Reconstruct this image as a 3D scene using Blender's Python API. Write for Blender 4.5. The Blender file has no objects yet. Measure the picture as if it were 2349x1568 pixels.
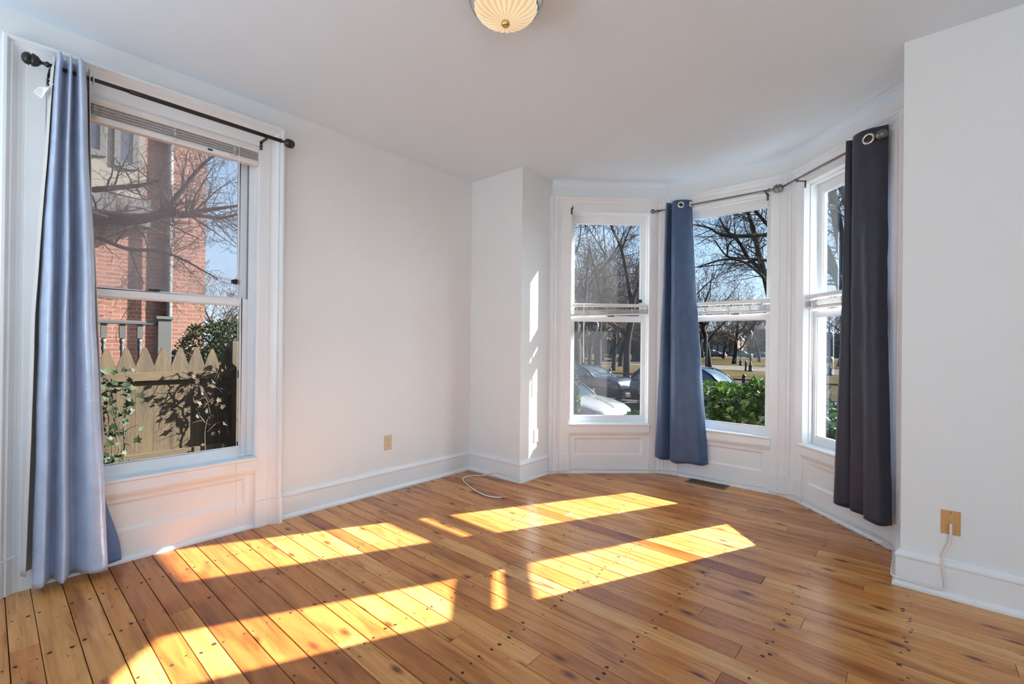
import bpy, bmesh, math, random
from mathutils import Vector, Matrix, noise as mnoise

SC = bpy.context.scene
COL = SC.collection
random.seed(7)
PI = math.pi

# ------------------------------------------------------------------ camera
IMG_W, IMG_H = 2349, 1568
FPX = 1060.183
CAM = Vector((3.2186, -2.4212, 1.1828))
CF = Vector((-0.65996763, 0.75128897, 0.00275852))
CR = Vector((0.75126985, 0.65991248, 0.01044711))
CU = Vector((-0.00602841, -0.00896715, 0.99994162))
SHY = 5.5896
cam_data = bpy.data.cameras.new('camera')
cam = bpy.data.objects.new('camera', cam_data)
COL.objects.link(cam)
cam_data.sensor_width = 36.0
cam_data.lens = 36.0 * FPX / IMG_W
cam_data.shift_y = SHY / IMG_W
cam_data.clip_start = 0.05
cam_data.clip_end = 1000
m = Matrix((CR, CU, -CF)).transposed().to_4x4()
m.translation = CAM
cam.matrix_world = m
SC.camera = cam

# ------------------------------------------------------------------ light
SC.view_settings.view_transform = 'Standard'
SC.view_settings.look = 'None'
SC.view_settings.exposure = 0.50
SC.view_settings.gamma = 1.0
SC.view_settings.use_curve_mapping = False
try:
    SC.cycles.max_bounces = 10
    SC.cycles.diffuse_bounces = 5
    SC.cycles.transparent_max_bounces = 24
    SC.cycles.sample_clamp_indirect = 6.0
    SC.cycles.caustics_reflective = False
    SC.cycles.caustics_refractive = False
except Exception:
    pass

SUN_DIR = Vector((0.428 * 0.866, 0.904 * 0.866, 0.5)).normalized()
sun_d = bpy.data.lights.new('sun', 'SUN')
sun_d.energy = 27.0
sun_d.angle = math.radians(0.5)
sun_d.color = (1.0, 0.965, 0.92)
sun = bpy.data.objects.new('sun', sun_d)
COL.objects.link(sun)
sun.rotation_euler = SUN_DIR.to_track_quat('Z', 'Y').to_euler()
sun.location = (8, 14, 12)

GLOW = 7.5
world = bpy.data.worlds.new('sky')
SC.world = world
world.use_nodes = True
wn = world.node_tree
wn.nodes.clear()
w_tc = wn.nodes.new('ShaderNodeTexCoord')
w_sep = wn.nodes.new('ShaderNodeSeparateXYZ')
wn.links.new(w_tc.outputs['Generated'], w_sep.inputs[0])
w_ramp = wn.nodes.new('ShaderNodeValToRGB')
w_ramp.color_ramp.elements[0].position = 0.0
w_ramp.color_ramp.elements[0].color = (0.66, 0.76, 0.86, 1)
w_ramp.color_ramp.elements[1].position = 0.55
w_ramp.color_ramp.elements[1].color = (0.24, 0.45, 0.80, 1)
e = w_ramp.color_ramp.elements.new(0.16)
e.color = (0.47, 0.66, 0.90, 1)
wn.links.new(w_sep.outputs[2], w_ramp.inputs[0])
# bright sky patch added out of view beside the sun to light the room
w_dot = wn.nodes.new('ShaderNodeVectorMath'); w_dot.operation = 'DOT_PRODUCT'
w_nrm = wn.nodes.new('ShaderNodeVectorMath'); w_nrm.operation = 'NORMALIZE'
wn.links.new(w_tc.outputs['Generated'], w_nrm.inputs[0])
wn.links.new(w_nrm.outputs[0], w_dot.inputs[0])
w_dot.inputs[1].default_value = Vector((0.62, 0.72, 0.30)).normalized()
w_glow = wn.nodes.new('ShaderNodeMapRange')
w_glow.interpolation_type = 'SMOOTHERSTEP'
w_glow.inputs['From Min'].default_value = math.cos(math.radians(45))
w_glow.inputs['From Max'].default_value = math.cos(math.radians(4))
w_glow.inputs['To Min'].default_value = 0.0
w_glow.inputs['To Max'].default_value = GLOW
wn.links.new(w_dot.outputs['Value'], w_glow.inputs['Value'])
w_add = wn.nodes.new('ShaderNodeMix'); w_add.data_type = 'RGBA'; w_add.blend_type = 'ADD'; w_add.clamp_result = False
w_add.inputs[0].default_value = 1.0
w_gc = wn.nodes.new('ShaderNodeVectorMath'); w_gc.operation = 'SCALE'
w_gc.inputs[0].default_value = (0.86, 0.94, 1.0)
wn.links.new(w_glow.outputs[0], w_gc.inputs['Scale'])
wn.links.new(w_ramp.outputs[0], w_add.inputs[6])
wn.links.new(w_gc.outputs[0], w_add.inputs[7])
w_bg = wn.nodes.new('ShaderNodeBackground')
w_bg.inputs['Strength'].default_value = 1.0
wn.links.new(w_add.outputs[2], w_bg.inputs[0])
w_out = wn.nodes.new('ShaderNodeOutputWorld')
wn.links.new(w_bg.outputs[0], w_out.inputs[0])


def area_light(name, loc, direction, sx, sy, power, color=(1, 1, 1)):
    d = bpy.data.lights.new(name, 'AREA')
    d.shape = 'RECTANGLE'
    d.size, d.size_y, d.energy, d.color = sx, sy, power, color
    o = bpy.data.objects.new(name, d)
    COL.objects.link(o)
    o.location = loc
    o.rotation_euler = Vector(direction).to_track_quat('-Z', 'Y').to_euler()
    return o


# unseen soft fill lights added behind the camera and by the right-hand wall
area_light('rear_fill_light', (1.25, -4.30, 1.30), (0, 0.45, 1), 1.5, 1.8, 38, (0.82, 0.92, 0.99))
area_light('side_fill_light', (4.90, -3.2, 1.30), (-0.35, 0.0, 1), 1.8, 1.8, 20, (0.82, 0.92, 0.99))

# ------------------------------------------------------------------ helpers
class MB:
    def __init__(self):
        self.v, self.f, self.mi, self.sm = [], [], [], []

    def add(self, verts, faces, mi=0, smooth=False):
        b = len(self.v)
        self.v += [tuple(p) for p in verts]
        for f in faces:
            self.f.append([b + i for i in f])
            self.mi.append(mi)
            self.sm.append(smooth)
        return self

    def hexa(self, p, mi=0):
        """eight corners: bottom 0-3, top 4-7"""
        return self.add(p, [(3, 2, 1, 0), (4, 5, 6, 7), (0, 1, 5, 4), (1, 2, 6, 5), (2, 3, 7, 6), (3, 0, 4, 7)], mi)

    def box(self, x0, x1, y0, y1, z0, z1, mi=0):
        return self.hexa([(x0, y0, z0), (x1, y0, z0), (x1, y1, z0), (x0, y1, z0),
                          (x0, y0, z1), (x1, y0, z1), (x1, y1, z1), (x0, y1, z1)], mi)

    def fbox(self, fr, s0, s1, o0, o1, z0, z1, mi=0):
        return self.hexa([fr(s0, o0, z0), fr(s1, o0, z0), fr(s1, o1, z0), fr(s0, o1, z0),
                          fr(s0, o0, z1), fr(s1, o0, z1), fr(s1, o1, z1), fr(s0, o1, z1)], mi)

    def tube(self, pts, r, n=8, mi=0, caps=True, smooth=True):
        pts = [Vector(p) for p in pts]
        rs = r if isinstance(r, (list, tuple)) else [r] * len(pts)
        k = len(pts)
        t0 = (pts[1] - pts[0]).normalized()
        up = Vector((0, 0, 1)) if abs(t0.z) < 0.9 else Vector((1, 0, 0))
        a = t0.cross(up).normalized()
        verts = []
        for i in range(k):
            if i == 0: t = t0
            elif i == k - 1: t = (pts[i] - pts[i - 1]).normalized()
            else:
                t = (pts[i + 1] - pts[i - 1])
                t = t.normalized() if t.length > 1e-9 else t0
            a = a - t * a.dot(t)
            if a.length < 1e-6:
                a = t.orthogonal()
            a.normalize()
            b = t.cross(a)
            for j in range(n):
                an = 2 * PI * j / n
                verts.append(pts[i] + (a * math.cos(an) + b * math.sin(an)) * rs[i])
        faces = []
        for i in range(k - 1):
            for j in range(n):
                j2 = (j + 1) % n
                faces.append((i * n + j, i * n + j2, (i + 1) * n + j2, (i + 1) * n + j))
        self.add(verts, faces, mi, smooth)
        if caps:
            self.add(verts[:n], [tuple(range(n))[::-1]], mi)
            self.add(verts[-n:], [tuple(range(n))], mi)
        return self

    def lathe(self, prof, n=24, center=(0, 0, 0), axis=None, mi=0, smooth=True, flute=0, famp=0.0):
        """prof: list of (radius, height) along axis"""
        c = Vector(center)
        ax = Vector(axis or (0, 0, 1)).normalized()
        a = ax.orthogonal().normalized()
        b = ax.cross(a)
        verts, faces = [], []
        for r, h in prof:
            for j in range(n):
                an = 2 * PI * j / n
                rr = r * (1 + famp * abs(math.sin(flute * an / 2))) if flute else r
                verts.append(c + ax * h + (a * math.cos(an) + b * math.sin(an)) * rr)
        for i in range(len(prof) - 1):
            for j in range(n):
                j2 = (j + 1) % n
                faces.append((i * n + j, i * n + j2, (i + 1) * n + j2, (i + 1) * n + j))
        self.add(verts, faces, mi, smooth)
        if prof[0][0] > 1e-5: self.add(verts[:n], [tuple(range(n))[::-1]], mi)
        if prof[-1][0] > 1e-5: self.add(verts[-n:], [tuple(range(n))], mi)
        return self

    def prism(self, poly, vec, mi=0, smooth=False):
        """poly: 3D points, extruded by vec"""
        n = len(poly)
        p = [Vector(q) for q in poly]
        q = [a + Vector(vec) for a in p]
        self.add(p + q, [tuple(range(n))[::-1], tuple(range(n, 2 * n))], mi)
        self.add(p + q, [(i, (i + 1) % n, n + (i + 1) % n, n + i) for i in range(n)], mi, smooth)
        return self

    def sweep(self, path, closed_prof, mi=0):
        """path: list of functions mapping a profile point (a,b) to 3D, one per station"""
        n = len(closed_prof)
        verts = []
        for fn in path:
            verts += [fn(a, b) for a, b in closed_prof]
        k = len(path)
        faces = [(i * n + j, i * n + (j + 1) % n, (i + 1) * n + (j + 1) % n, (i + 1) * n + j)
                 for i in range(k - 1) for j in range(n)]
        faces += [tuple(range(n))[::-1], tuple(range((k - 1) * n, k * n))]
        return self.add(verts, faces, mi)

    def build(self, name, mats, parent=None, origin=None, bevel=0.0, fix=True):
        me = bpy.data.meshes.new(name)
        org = Vector(origin) if origin is not None else Vector((0, 0, 0))
        me.from_pydata([tuple(Vector(p) - org) for p in self.v], [], self.f)
        if not isinstance(mats, (list, tuple)): mats = [mats]
        for mt in mats: me.materials.append(mt)
        me.polygons.foreach_set('material_index', self.mi)
        me.polygons.foreach_set('use_smooth', self.sm)
        if fix:
            bm = bmesh.new(); bm.from_mesh(me)
            bmesh.ops.remove_doubles(bm, verts=bm.verts, dist=1e-5)
            bmesh.ops.recalc_face_normals(bm, faces=bm.faces)
            bm.to_mesh(me); bm.free()
        me.update()
        o = bpy.data.objects.new(name, me)
        COL.objects.link(o)
        o.location = org
        if parent is not None:
            o.parent = parent
            o.location = org - parent_world(parent)
        if bevel > 0:
            b = o.modifiers.new('bevel', 'BEVEL')
            b.width = bevel; b.segments = 2; b.limit_method = 'ANGLE'; b.angle_limit = math.radians(40)
        return o


def parent_world(o):
    l = Vector(o.location)
    while o.parent is not None:
        o = o.parent
        l += Vector(o.location)
    return l


def empty(name, loc=(0, 0, 0)):
    o = bpy.data.objects.new(name, None)
    o.empty_display_size = 0.1
    COL.objects.link(o)
    o.location = loc
    return o


def tag(o, label, cat, group=None, kind=None):
    o['label'] = label
    o['category'] = cat
    if group: o['group'] = group
    if kind: o['kind'] = kind
    return o


def thing(name, label, cat, loc=(0, 0, 0), group=None):
    return tag(empty(name, loc), label, cat, group)


def struct(o):
    o['kind'] = 'structure'
    return o


def dup(root, loc, rz=0.0, scale=1.0):
    r = root.copy(); COL.objects.link(r)
    r.location = loc; r.rotation_euler = (0, 0, rz); r.scale = (scale,) * 3
    for ch in root.children:
        c = ch.copy(); COL.objects.link(c); c.parent = r
        for g in ch.children:
            d = g.copy(); COL.objects.link(d); d.parent = c
    return r


def at(px, py, depth):
    """world point seen at photo pixel (px,py) at the given distance along the view axis"""
    return CAM + (CF + CR * ((px - IMG_W / 2) / FPX) - CU * ((py - IMG_H / 2 - SHY) / FPX)) * depth


GROUND = -1.1


def gxy(px, depth):
    d = CF + CR * ((px - IMG_W / 2) / FPX)
    p = CAM + d * depth
    return Vector((p.x, p.y, GROUND))


# ------------------------------------------------------------------ materials
def mat(name, color=(0.8, 0.8, 0.8), rough=0.5, metal=0.0, var=0.0, vscale=6.0, bump=0.0, bscale=40.0, coat=0.0, spec=0.5,
        stretch=(1, 1, 1)):
    mt = bpy.data.materials.new(name)
    mt.use_nodes = True
    nt = mt.node_tree
    b = nt.nodes['Principled BSDF']
    b.inputs['Base Color'].default_value = (*color, 1)
    b.inputs['Roughness'].default_value = rough
    b.inputs['Metallic'].default_value = metal
    b.inputs['Specular IOR Level'].default_value = spec
    b.inputs['Coat Weight'].default_value = coat
    tc = nt.nodes.new('ShaderNodeTexCoord')
    mp = nt.nodes.new('ShaderNodeMapping')
    mp.inputs['Scale'].default_value = stretch
    nt.links.new(tc.outputs['Object'], mp.inputs[0])
    nz = nt.nodes.new('ShaderNodeTexNoise')
    nz.inputs['Scale'].default_value = vscale
    nz.inputs['Detail'].default_value = 5
    nt.links.new(mp.outputs[0], nz.inputs['Vector'])
    rp = nt.nodes.new('ShaderNodeValToRGB')
    rp.color_ramp.elements[0].position = 0.3
    rp.color_ramp.elements[1].position = 0.7
    rp.color_ramp.elements[0].color = (*[max(0, c * (1 - var)) for c in color], 1)
    rp.color_ramp.elements[1].color = (*[min(1, c * (1 + var)) for c in color], 1)
    nt.links.new(nz.outputs[0], rp.inputs[0])
    nt.links.new(rp.outputs[0], b.inputs['Base Color'])
    if bump > 0:
        n2 = nt.nodes.new('ShaderNodeTexNoise')
        n2.inputs['Scale'].default_value = bscale
        n2.inputs['Detail'].default_value = 3
        nt.links.new(mp.outputs[0], n2.inputs['Vector'])
        bp = nt.nodes.new('ShaderNodeBump')
        bp.inputs['Strength'].default_value = bump
        bp.inputs['Distance'].default_value = 0.01
        nt.links.new(n2.outputs[0], bp.inputs['Height'])
        nt.links.new(bp.outputs[0], b.inputs['Normal'])
    return mt


def math_node(nt, op, a, b=None, c=None):
    n = nt.nodes.new('ShaderNodeMath'); n.operation = op
    for i, x in enumerate((a, b, c)):
        if x is None: continue
        if isinstance(x, (int, float)): n.inputs[i].default_value = x
        else: nt.links.new(x, n.inputs[i])
    return n.outputs[0]


def mix_col(nt, fac, a, b, mode='MIX'):
    n = nt.nodes.new('ShaderNodeMix'); n.data_type = 'RGBA'; n.blend_type = mode
    for sock, x in ((n.inputs[0], fac), (n.inputs[6], a), (n.inputs[7], b)):
        if isinstance(x, (int, float)): sock.default_value = x
        elif isinstance(x, tuple): sock.default_value = (*x, 1) if len(x) == 3 else x
        else: nt.links.new(x, sock)
    return n.outputs[2]


def ramp(nt, fac, stops):
    n = nt.nodes.new('ShaderNodeValToRGB')
    el = n.color_ramp.elements
    el[0].position, el[1].position = stops[0][0], stops[-1][0]
    el[0].color, el[1].color = (*stops[0][1], 1), (*stops[-1][1], 1)
    for p, c in stops[1:-1]:
        x = el.new(p); x.color = (*c, 1)
    nt.links.new(fac, n.inputs[0])
    return n.outputs[0]


def floor_material():
    mt = bpy.data.materials.new('varnished_pine')
    mt.use_nodes = True
    nt = mt.node_tree
    b = nt.nodes['Principled BSDF']
    at1 = nt.nodes.new('ShaderNodeAttribute'); at1.attribute_name = 'tone'
    at2 = nt.nodes.new('ShaderNodeAttribute'); at2.attribute_name = 'seed'
    tc = nt.nodes.new('ShaderNodeTexCoord')
    sep = nt.nodes.new('ShaderNodeSeparateXYZ')
    nt.links.new(tc.outputs['Object'], sep.inputs[0])
    sx = math_node(nt, 'MULTIPLY_ADD', at2.outputs['Fac'], 37.0, sep.outputs[0])

    def coords(kx, ky):
        c = nt.nodes.new('ShaderNodeCombineXYZ')
        nt.links.new(math_node(nt, 'MULTIPLY', sx, kx), c.inputs[0])
        nt.links.new(math_node(nt, 'MULTIPLY', sep.outputs[1], ky), c.inputs[1])
        nt.links.new(math_node(nt, 'MULTIPLY', at2.outputs['Fac'], 11.0), c.inputs[2])
        return c.outputs[0]

    def nz(vec, scale, detail=4, dist=0.0):
        n = nt.nodes.new('ShaderNodeTexNoise')
        n.inputs['Scale'].default_value = scale
        n.inputs['Detail'].default_value = detail
        n.inputs['Distortion'].default_value = dist
        nt.links.new(vec, n.inputs['Vector'])
        return n.outputs[0]
    base = ramp(nt, at1.outputs['Fac'], [(0.0, (0.36, 0.110, 0.024)), (0.35, (0.53, 0.205, 0.050)),
                                         (0.7, (0.62, 0.280, 0.080)), (1.0, (0.69, 0.36, 0.125))])
    grain = nz(coords(1.6, 34.0), 1.5, 5, 0.6)
    g1 = ramp(nt, grain, [(0.3, (0.72, 0.62, 0.5)), (0.55, (1, 1, 1)), (0.75, (1.12, 1.1, 1.05))])
    c = mix_col(nt, 0.8, base, g1, 'MULTIPLY')
    blot = nz(coords(1.3, 5.0), 1.7, 3, 0.8)
    g2 = ramp(nt, blot, [(0.30, (0.55, 0.42, 0.30)), (0.5, (1, 1, 1)), (0.7, (1.08, 1.1, 1.12))])
    c = mix_col(nt, 0.8, c, g2, 'MULTIPLY')
    # dark stains along the boards
    st = nz(coords(0.9, 13.0), 2.2, 4, 1.0)
    c = mix_col(nt, ramp(nt, st, [(0.63, (0, 0, 0)), (0.75, (0.85, 0.85, 0.85))]), c, (0.09, 0.03, 0.012))
    # knots
    vo = nt.nodes.new('ShaderNodeTexVoronoi')
    vo.voronoi_dimensions = '2D'
    vo.inputs['Scale'].default_value = 1.0
    vo.inputs['Randomness'].default_value = 1.0
    nt.links.new(coords(1.5, 3.6), vo.inputs['Vector'])
    k = ramp(nt, vo.outputs['Distance'], [(0.02, (0.95, 0.95, 0.95)), (0.038, (0.6, 0.6, 0.6)), (0.075, (0, 0, 0))])
    c = mix_col(nt, k, c, (0.13, 0.035, 0.012))
    # small flecks
    fl = nz(coords(22.0, 60.0), 1.0, 2)
    c = mix_col(nt, ramp(nt, fl, [(0.68, (0, 0, 0)), (0.76, (0.8, 0.8, 0.8))]), c, (0.14, 0.05, 0.02))
    nt.links.new(c, b.inputs['Base Color'])
    b.inputs['Roughness'].default_value = 0.24
    b.inputs['Specular IOR Level'].default_value = 0.48
    bp = nt.nodes.new('ShaderNodeBump'); bp.inputs['Strength'].default_value = 0.12
    bp.inputs['Distance'].default_value = 0.004
    nt.links.new(nz(coords(1.2, 9.0), 2.0, 3), bp.inputs['Height'])
    nt.links.new(bp.outputs[0], b.inputs['Normal'])
    return mt


def brick_material(name, c1, c2, mortar):
    mt = bpy.data.materials.new(name)
    mt.use_nodes = True
    nt = mt.node_tree
    b = nt.nodes['Principled BSDF']
    b.inputs['Roughness'].default_value = 0.85
    tc = nt.nodes.new('ShaderNodeTexCoord')
    sep = nt.nodes.new('ShaderNodeSeparateXYZ')
    nt.links.new(tc.outputs['Object'], sep.inputs[0])
    cb = nt.nodes.new('ShaderNodeCombineXYZ')
    nt.links.new(math_node(nt, 'ADD', sep.outputs[0], sep.outputs[1]), cb.inputs[0])
    nt.links.new(sep.outputs[2], cb.inputs[1])
    br = nt.nodes.new('ShaderNodeTexBrick')
    br.inputs['Scale'].default_value = 1.0
    br.inputs['Brick Width'].default_value = 0.215
    br.inputs['Row Height'].default_value = 0.072
    br.inputs['Mortar Size'].default_value = 0.006
    br.inputs['Color1'].default_value = (*c1, 1)
    br.inputs['Color2'].default_value = (*c2, 1)
    br.inputs['Mortar'].default_value = (*mortar, 1)
    nt.links.new(cb.outputs[0], br.inputs['Vector'])
    n = nt.nodes.new('ShaderNodeTexNoise'); n.inputs['Scale'].default_value = 2.0; n.inputs['Detail'].default_value = 6
    nt.links.new(tc.outputs['Object'], n.inputs['Vector'])
    c = mix_col(nt, 0.5, br.outputs[0], ramp(nt, n.outputs[0], [(0.3, (0.7, 0.68, 0.66)), (0.7, (1.15, 1.15, 1.15))]), 'MULTIPLY')
    nt.links.new(c, b.inputs['Base Color'])
    return mt


def glass_material(name, haze=0.0, tint=(0.96, 0.98, 0.98), haze_col=(0.85, 0.87, 0.9), blotch=0.0):
    mt = bpy.data.materials.new(name)
    mt.use_nodes = True
    nt = mt.node_tree
    nt.nodes.clear()
    out = nt.nodes.new('ShaderNodeOutputMaterial')
    tr = nt.nodes.new('ShaderNodeBsdfTransparent'); tr.inputs[0].default_value = (*tint, 1)
    gl = nt.nodes.new('ShaderNodeBsdfGlossy'); gl.inputs['Roughness'].default_value = 0.01
    fr = nt.nodes.new('ShaderNodeFresnel'); fr.inputs[0].default_value = 1.35
    mx = nt.nodes.new('ShaderNodeMixShader')
    nt.links.new(math_node(nt, 'MULTIPLY', fr.outputs[0], 0.35), mx.inputs[0])
    nt.links.new(tr.outputs[0], mx.inputs[1]); nt.links.new(gl.outputs[0], mx.inputs[2])
    last = mx.outputs[0]
    if haze > 0:
        tl = nt.nodes.new('ShaderNodeBsdfTranslucent'); tl.inputs[0].default_value = (*haze_col, 1)
        df = nt.nodes.new('ShaderNodeBsdfDiffuse'); df.inputs[0].default_value = (*haze_col, 1)
        mz = nt.nodes.new('ShaderNodeMixShader'); mz.inputs[0].default_value = 0.35
        nt.links.new(tl.outputs[0], mz.inputs[1]); nt.links.new(df.outputs[0], mz.inputs[2])
        tc = nt.nodes.new('ShaderNodeTexCoord')
        n = nt.nodes.new('ShaderNodeTexNoise'); n.inputs['Scale'].default_value = 3.5; n.inputs['Detail'].default_value = 3
        nt.links.new(tc.outputs['Object'], n.inputs['Vector'])
        f = math_node(nt, 'MULTIPLY_ADD', n.outputs[0], haze * 2 * blotch, haze * (1 - blotch))
        m2 = nt.nodes.new('ShaderNodeMixShader')
        nt.links.new(f, m2.inputs[0]); nt.links.new(last, m2.inputs[1]); nt.links.new(mz.outputs[0], m2.inputs[2])
        last = m2.outputs[0]
    nt.links.new(last, out.inputs[0])
    return mt


def satin_material(name, color, sheen=0.3, rough=0.35, spec=0.6, bump=0.15, weave=900.0):
    mt = mat(name, color, rough, 0, 0.08, 12.0, 0, spec=spec)
    nt = mt.node_tree
    b = nt.nodes['Principled BSDF']
    b.inputs['Sheen Weight'].default_value = sheen
    b.inputs['Sheen Roughness'].default_value = 0.4
    tc = nt.nodes.new('ShaderNodeTexCoord')
    mp = nt.nodes.new('ShaderNodeMapping'); mp.inputs['Scale'].default_value = (6, 6, 30)
    nt.links.new(tc.outputs['Object'], mp.inputs[0])
    n = nt.nodes.new('ShaderNodeTexNoise'); n.inputs['Scale'].default_value = 1.6; n.inputs['Detail'].default_value = 4
    nt.links.new(mp.outputs[0], n.inputs['Vector'])
    bp = nt.nodes.new('ShaderNodeBump'); bp.inputs['Strength'].default_value = bump; bp.inputs['Distance'].default_value = 0.01
    nt.links.new(n.outputs[0], bp.inputs['Height'])
    nt.links.new(bp.outputs[0], b.inputs['Normal'])
    return mt


def leaf_material(name, c1, c2, rough=0.35):
    mt = bpy.data.materials.new(name)
    mt.use_nodes = True
    nt = mt.node_tree
    b = nt.nodes['Principled BSDF']
    b.inputs['Roughness'].default_value = rough
    b.inputs['Specular IOR Level'].default_value = 0.3
    g = nt.nodes.new('ShaderNodeNewGeometry')
    c = ramp(nt, g.outputs['Random Per Island'], [(0.0, c1), (0.6, tuple((a + d) / 2 for a, d in zip(c1, c2))), (1.0, c2)])
    nt.links.new(c, b.inputs['Base Color'])
    tl = nt.nodes.new('ShaderNodeBsdfTranslucent')
    nt.links.new(c, tl.inputs[0])
    mx = nt.nodes.new('ShaderNodeMixShader'); mx.inputs[0].default_value = 0.3
    nt.links.new(b.outputs[0], mx.inputs[1]); nt.links.new(tl.outputs[0], mx.inputs[2])
    nt.links.new(mx.outputs[0], nt.nodes['Material Output'].inputs[0])
    return mt


M = {}
M['wall'] = mat('white_wall_paint', (0.75, 0.79, 0.812), 0.6, 0, 0.015, 2.0, 0.05, 60, spec=0.3)
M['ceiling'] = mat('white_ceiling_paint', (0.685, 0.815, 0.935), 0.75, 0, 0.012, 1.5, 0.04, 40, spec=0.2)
M['trim'] = mat('white_gloss_trim_paint', (0.765, 0.81, 0.845), 0.34, 0, 0.02, 5.0, 0.06, 25, spec=0.45)
M['floor'] = floor_material()
M['gap'] = mat('dark_gap', (0.03, 0.012, 0.006), 0.9)
M['nail'] = mat('nail_hole', (0.045, 0.02, 0.012), 0.6)
M['glass'] = glass_material('window_glass')
M['glass_wet'] = glass_material('condensation_glass', 0.19, haze_col=(0.92, 0.86, 0.84), blotch=0.55)
M['glass_haze'] = glass_material('hazy_glass', 0.028, haze_col=(0.9, 0.92, 0.97), blotch=0.6)
M['glass_dusty'] = glass_material('dusty_glass', 0.007, haze_col=(0.9, 0.9, 0.9), blotch=0.6)
M['satin'] = satin_material('pale_blue_satin', (0.45, 0.56, 0.75), 0.35, 0.24, 0.9, 0.32)
M['satin_back'] = satin_material('dark_blue_satin_back', (0.10, 0.17, 0.33), 0.1, 0.6, 0.3)
M['lining'] = mat('white_curtain_lining', (0.62, 0.61, 0.59), 0.8, 0, 0.03)
M['navy'] = satin_material('navy_blackout_cloth', (0.045, 0.082, 0.170), 0.3, 0.42, 0.45, 0.10)
M['slate'] = satin_material('slate_blackout_cloth', (0.030, 0.034, 0.055), 0.15, 0.5, 0.4, 0.10)
M['iron'] = mat('dark_bronze_metal', (0.045, 0.045, 0.045), 0.38, 0.7, 0.1)
M['steel'] = mat('grey_steel', (0.20, 0.20, 0.20), 0.3, 0.85, 0.1)
M['chrome'] = mat('polished_silver', (0.75, 0.75, 0.76), 0.14, 1.0, 0.03)
M['brass'] = mat('brass', (0.72, 0.50, 0.18), 0.22, 1.0, 0.05)
M['slat'] = mat('white_blind_slat', (0.72, 0.72, 0.72), 0.45, 0, 0.02)
M['slat_edge'] = mat('grey_blind_slats', (0.62, 0.62, 0.62), 0.5, 0, 0.03)
M['ivory'] = mat('ivory_plastic', (0.62, 0.50, 0.35), 0.4, 0, 0.02)
M['white_plastic'] = mat('white_plastic', (0.80, 0.80, 0.79), 0.35, 0, 0.01)
M['tan'] = mat('tan_plastic', (0.58, 0.33, 0.13), 0.42, 0, 0.02)
M['dark'] = mat('dark_slot', (0.03, 0.025, 0.02), 0.7)
M['cable'] = mat('white_cable', (0.78, 0.74, 0.71), 0.45, 0, 0.03)
M['register'] = mat('brown_register_metal', (0.16, 0.095, 0.05), 0.42, 0.35, 0.1)
M['paper'] = mat('white_label_paper', (0.8, 0.8, 0.78), 0.8)

# ------------------------------------------------------------------ room plan
Y1, X1, X2 = 0.6414, 0.6304, 3.1575
Y2 = 1.0812
HC = 2.74
A0 = Vector((0.63041, 1.08117)); A1 = Vector((1.41350, 1.83247)); B1 = Vector((2.45455, 1.83247))
CDIR = Vector((0.69912, -0.71501))
C1 = B1 + CDIR * ((B1.y - Y2) / 0.71501)
TH = 0.15
XR, YB = 5.0, -4.4


def frame(o, dr, n=None):
    o = Vector(o); dr = Vector(dr).normalized()
    n = Vector((dr.y, -dr.x)) if n is None else Vector(n)

    def P(s, off, z):
        q = o + dr * s + n * off
        return Vector((q.x, q.y, z))
    P.dir = Vector((dr.x, dr.y, 0)); P.n = Vector((n.x, n.y, 0))
    return P


FL = frame((0, 0), (0, 1))
FA = frame(A0, A1 - A0)
FB = frame(A1, (1, 0))
FC = frame(B1, CDIR)
FP = frame((0, Y1), (1, 0))
FS = frame((X1, Y1), (0, 1), (1, 0))
LA, LB, LC = (A1 - A0).length, (B1 - A1).length, (C1 - B1).length
ZB = GROUND - 0.1


def wall_with_hole(name, fr, s0, s1, hole=None, TH=TH, z0=ZB, z1=HC + 0.2):
    mb = MB()
    if hole:
        h0, h1, hz0, hz1 = hole
        mb.fbox(fr, s0, h0, -TH, 0, z0, z1)
        mb.fbox(fr, h1, s1, -TH, 0, z0, z1)
        mb.fbox(fr, h0, h1, -TH, 0, z0, hz0)
        mb.fbox(fr, h0, h1, -TH, 0, hz1, z1)
    else:
        mb.fbox(fr, s0, s1, -TH, 0, z0, z1)
    return struct(mb.build(name, M['wall']))


# window openings in each wall's own coordinates: s0, s1, z_sill, z_head
WL = (-2.235, -1.272, 0.40, 2.455)
WA = (0.175, 0.925, 0.40, 2.445)
WB = (0.14, 0.90, 0.40, 2.455)
WC = (0.17, 0.905, 0.40, 2.445)
wall_with_hole('wall_left', FL, YB, Y1 + 0.0, WL)
wall_with_hole('wall_bay_left', FA, -0.085, LA + 0.085, WA, 0.21)
wall_with_hole('wall_bay_center', FB, -0.075, LB + 0.075, WB, 0.19)
wall_with_hole('wall_bay_right', FC, -0.06, LC + 0.06, WC, 0.15)
mb = MB()   # pier between the left wall and the bay
mb.box(-TH, X1, Y1, Y2, ZB, HC + 0.2); mb.box(-TH, X1 - 0.19, Y2, Y2 + 0.12, ZB, HC + 0.2)
struct(mb.build('wall_front_left', M['wall']))
mb = MB()
mb.box(X2, XR + TH, Y1, Y2, ZB, HC + 0.2); mb.box(X2 + 0.19, XR + TH, Y2, Y2 + 0.12, ZB, HC + 0.2)
struct(mb.build('wall_front_right', M['wall']))
mb = MB()   # right wall, outside the view, with an opening added for the side fill
mb.box(XR, XR + TH, YB, -4.1, ZB, HC + 0.2); mb.box(XR, XR + TH, -2.3, Y1, ZB, HC + 0.2)
mb.box(XR, XR + TH, -4.1, -2.3, ZB, 0.45); mb.box(XR, XR + TH, -4.1, -2.3, 2.45, HC + 0.2)
struct(mb.build('wall_right', M['wall']))
mb = MB()  # unseen rear wall with two tall openings added to go with the fill
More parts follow.
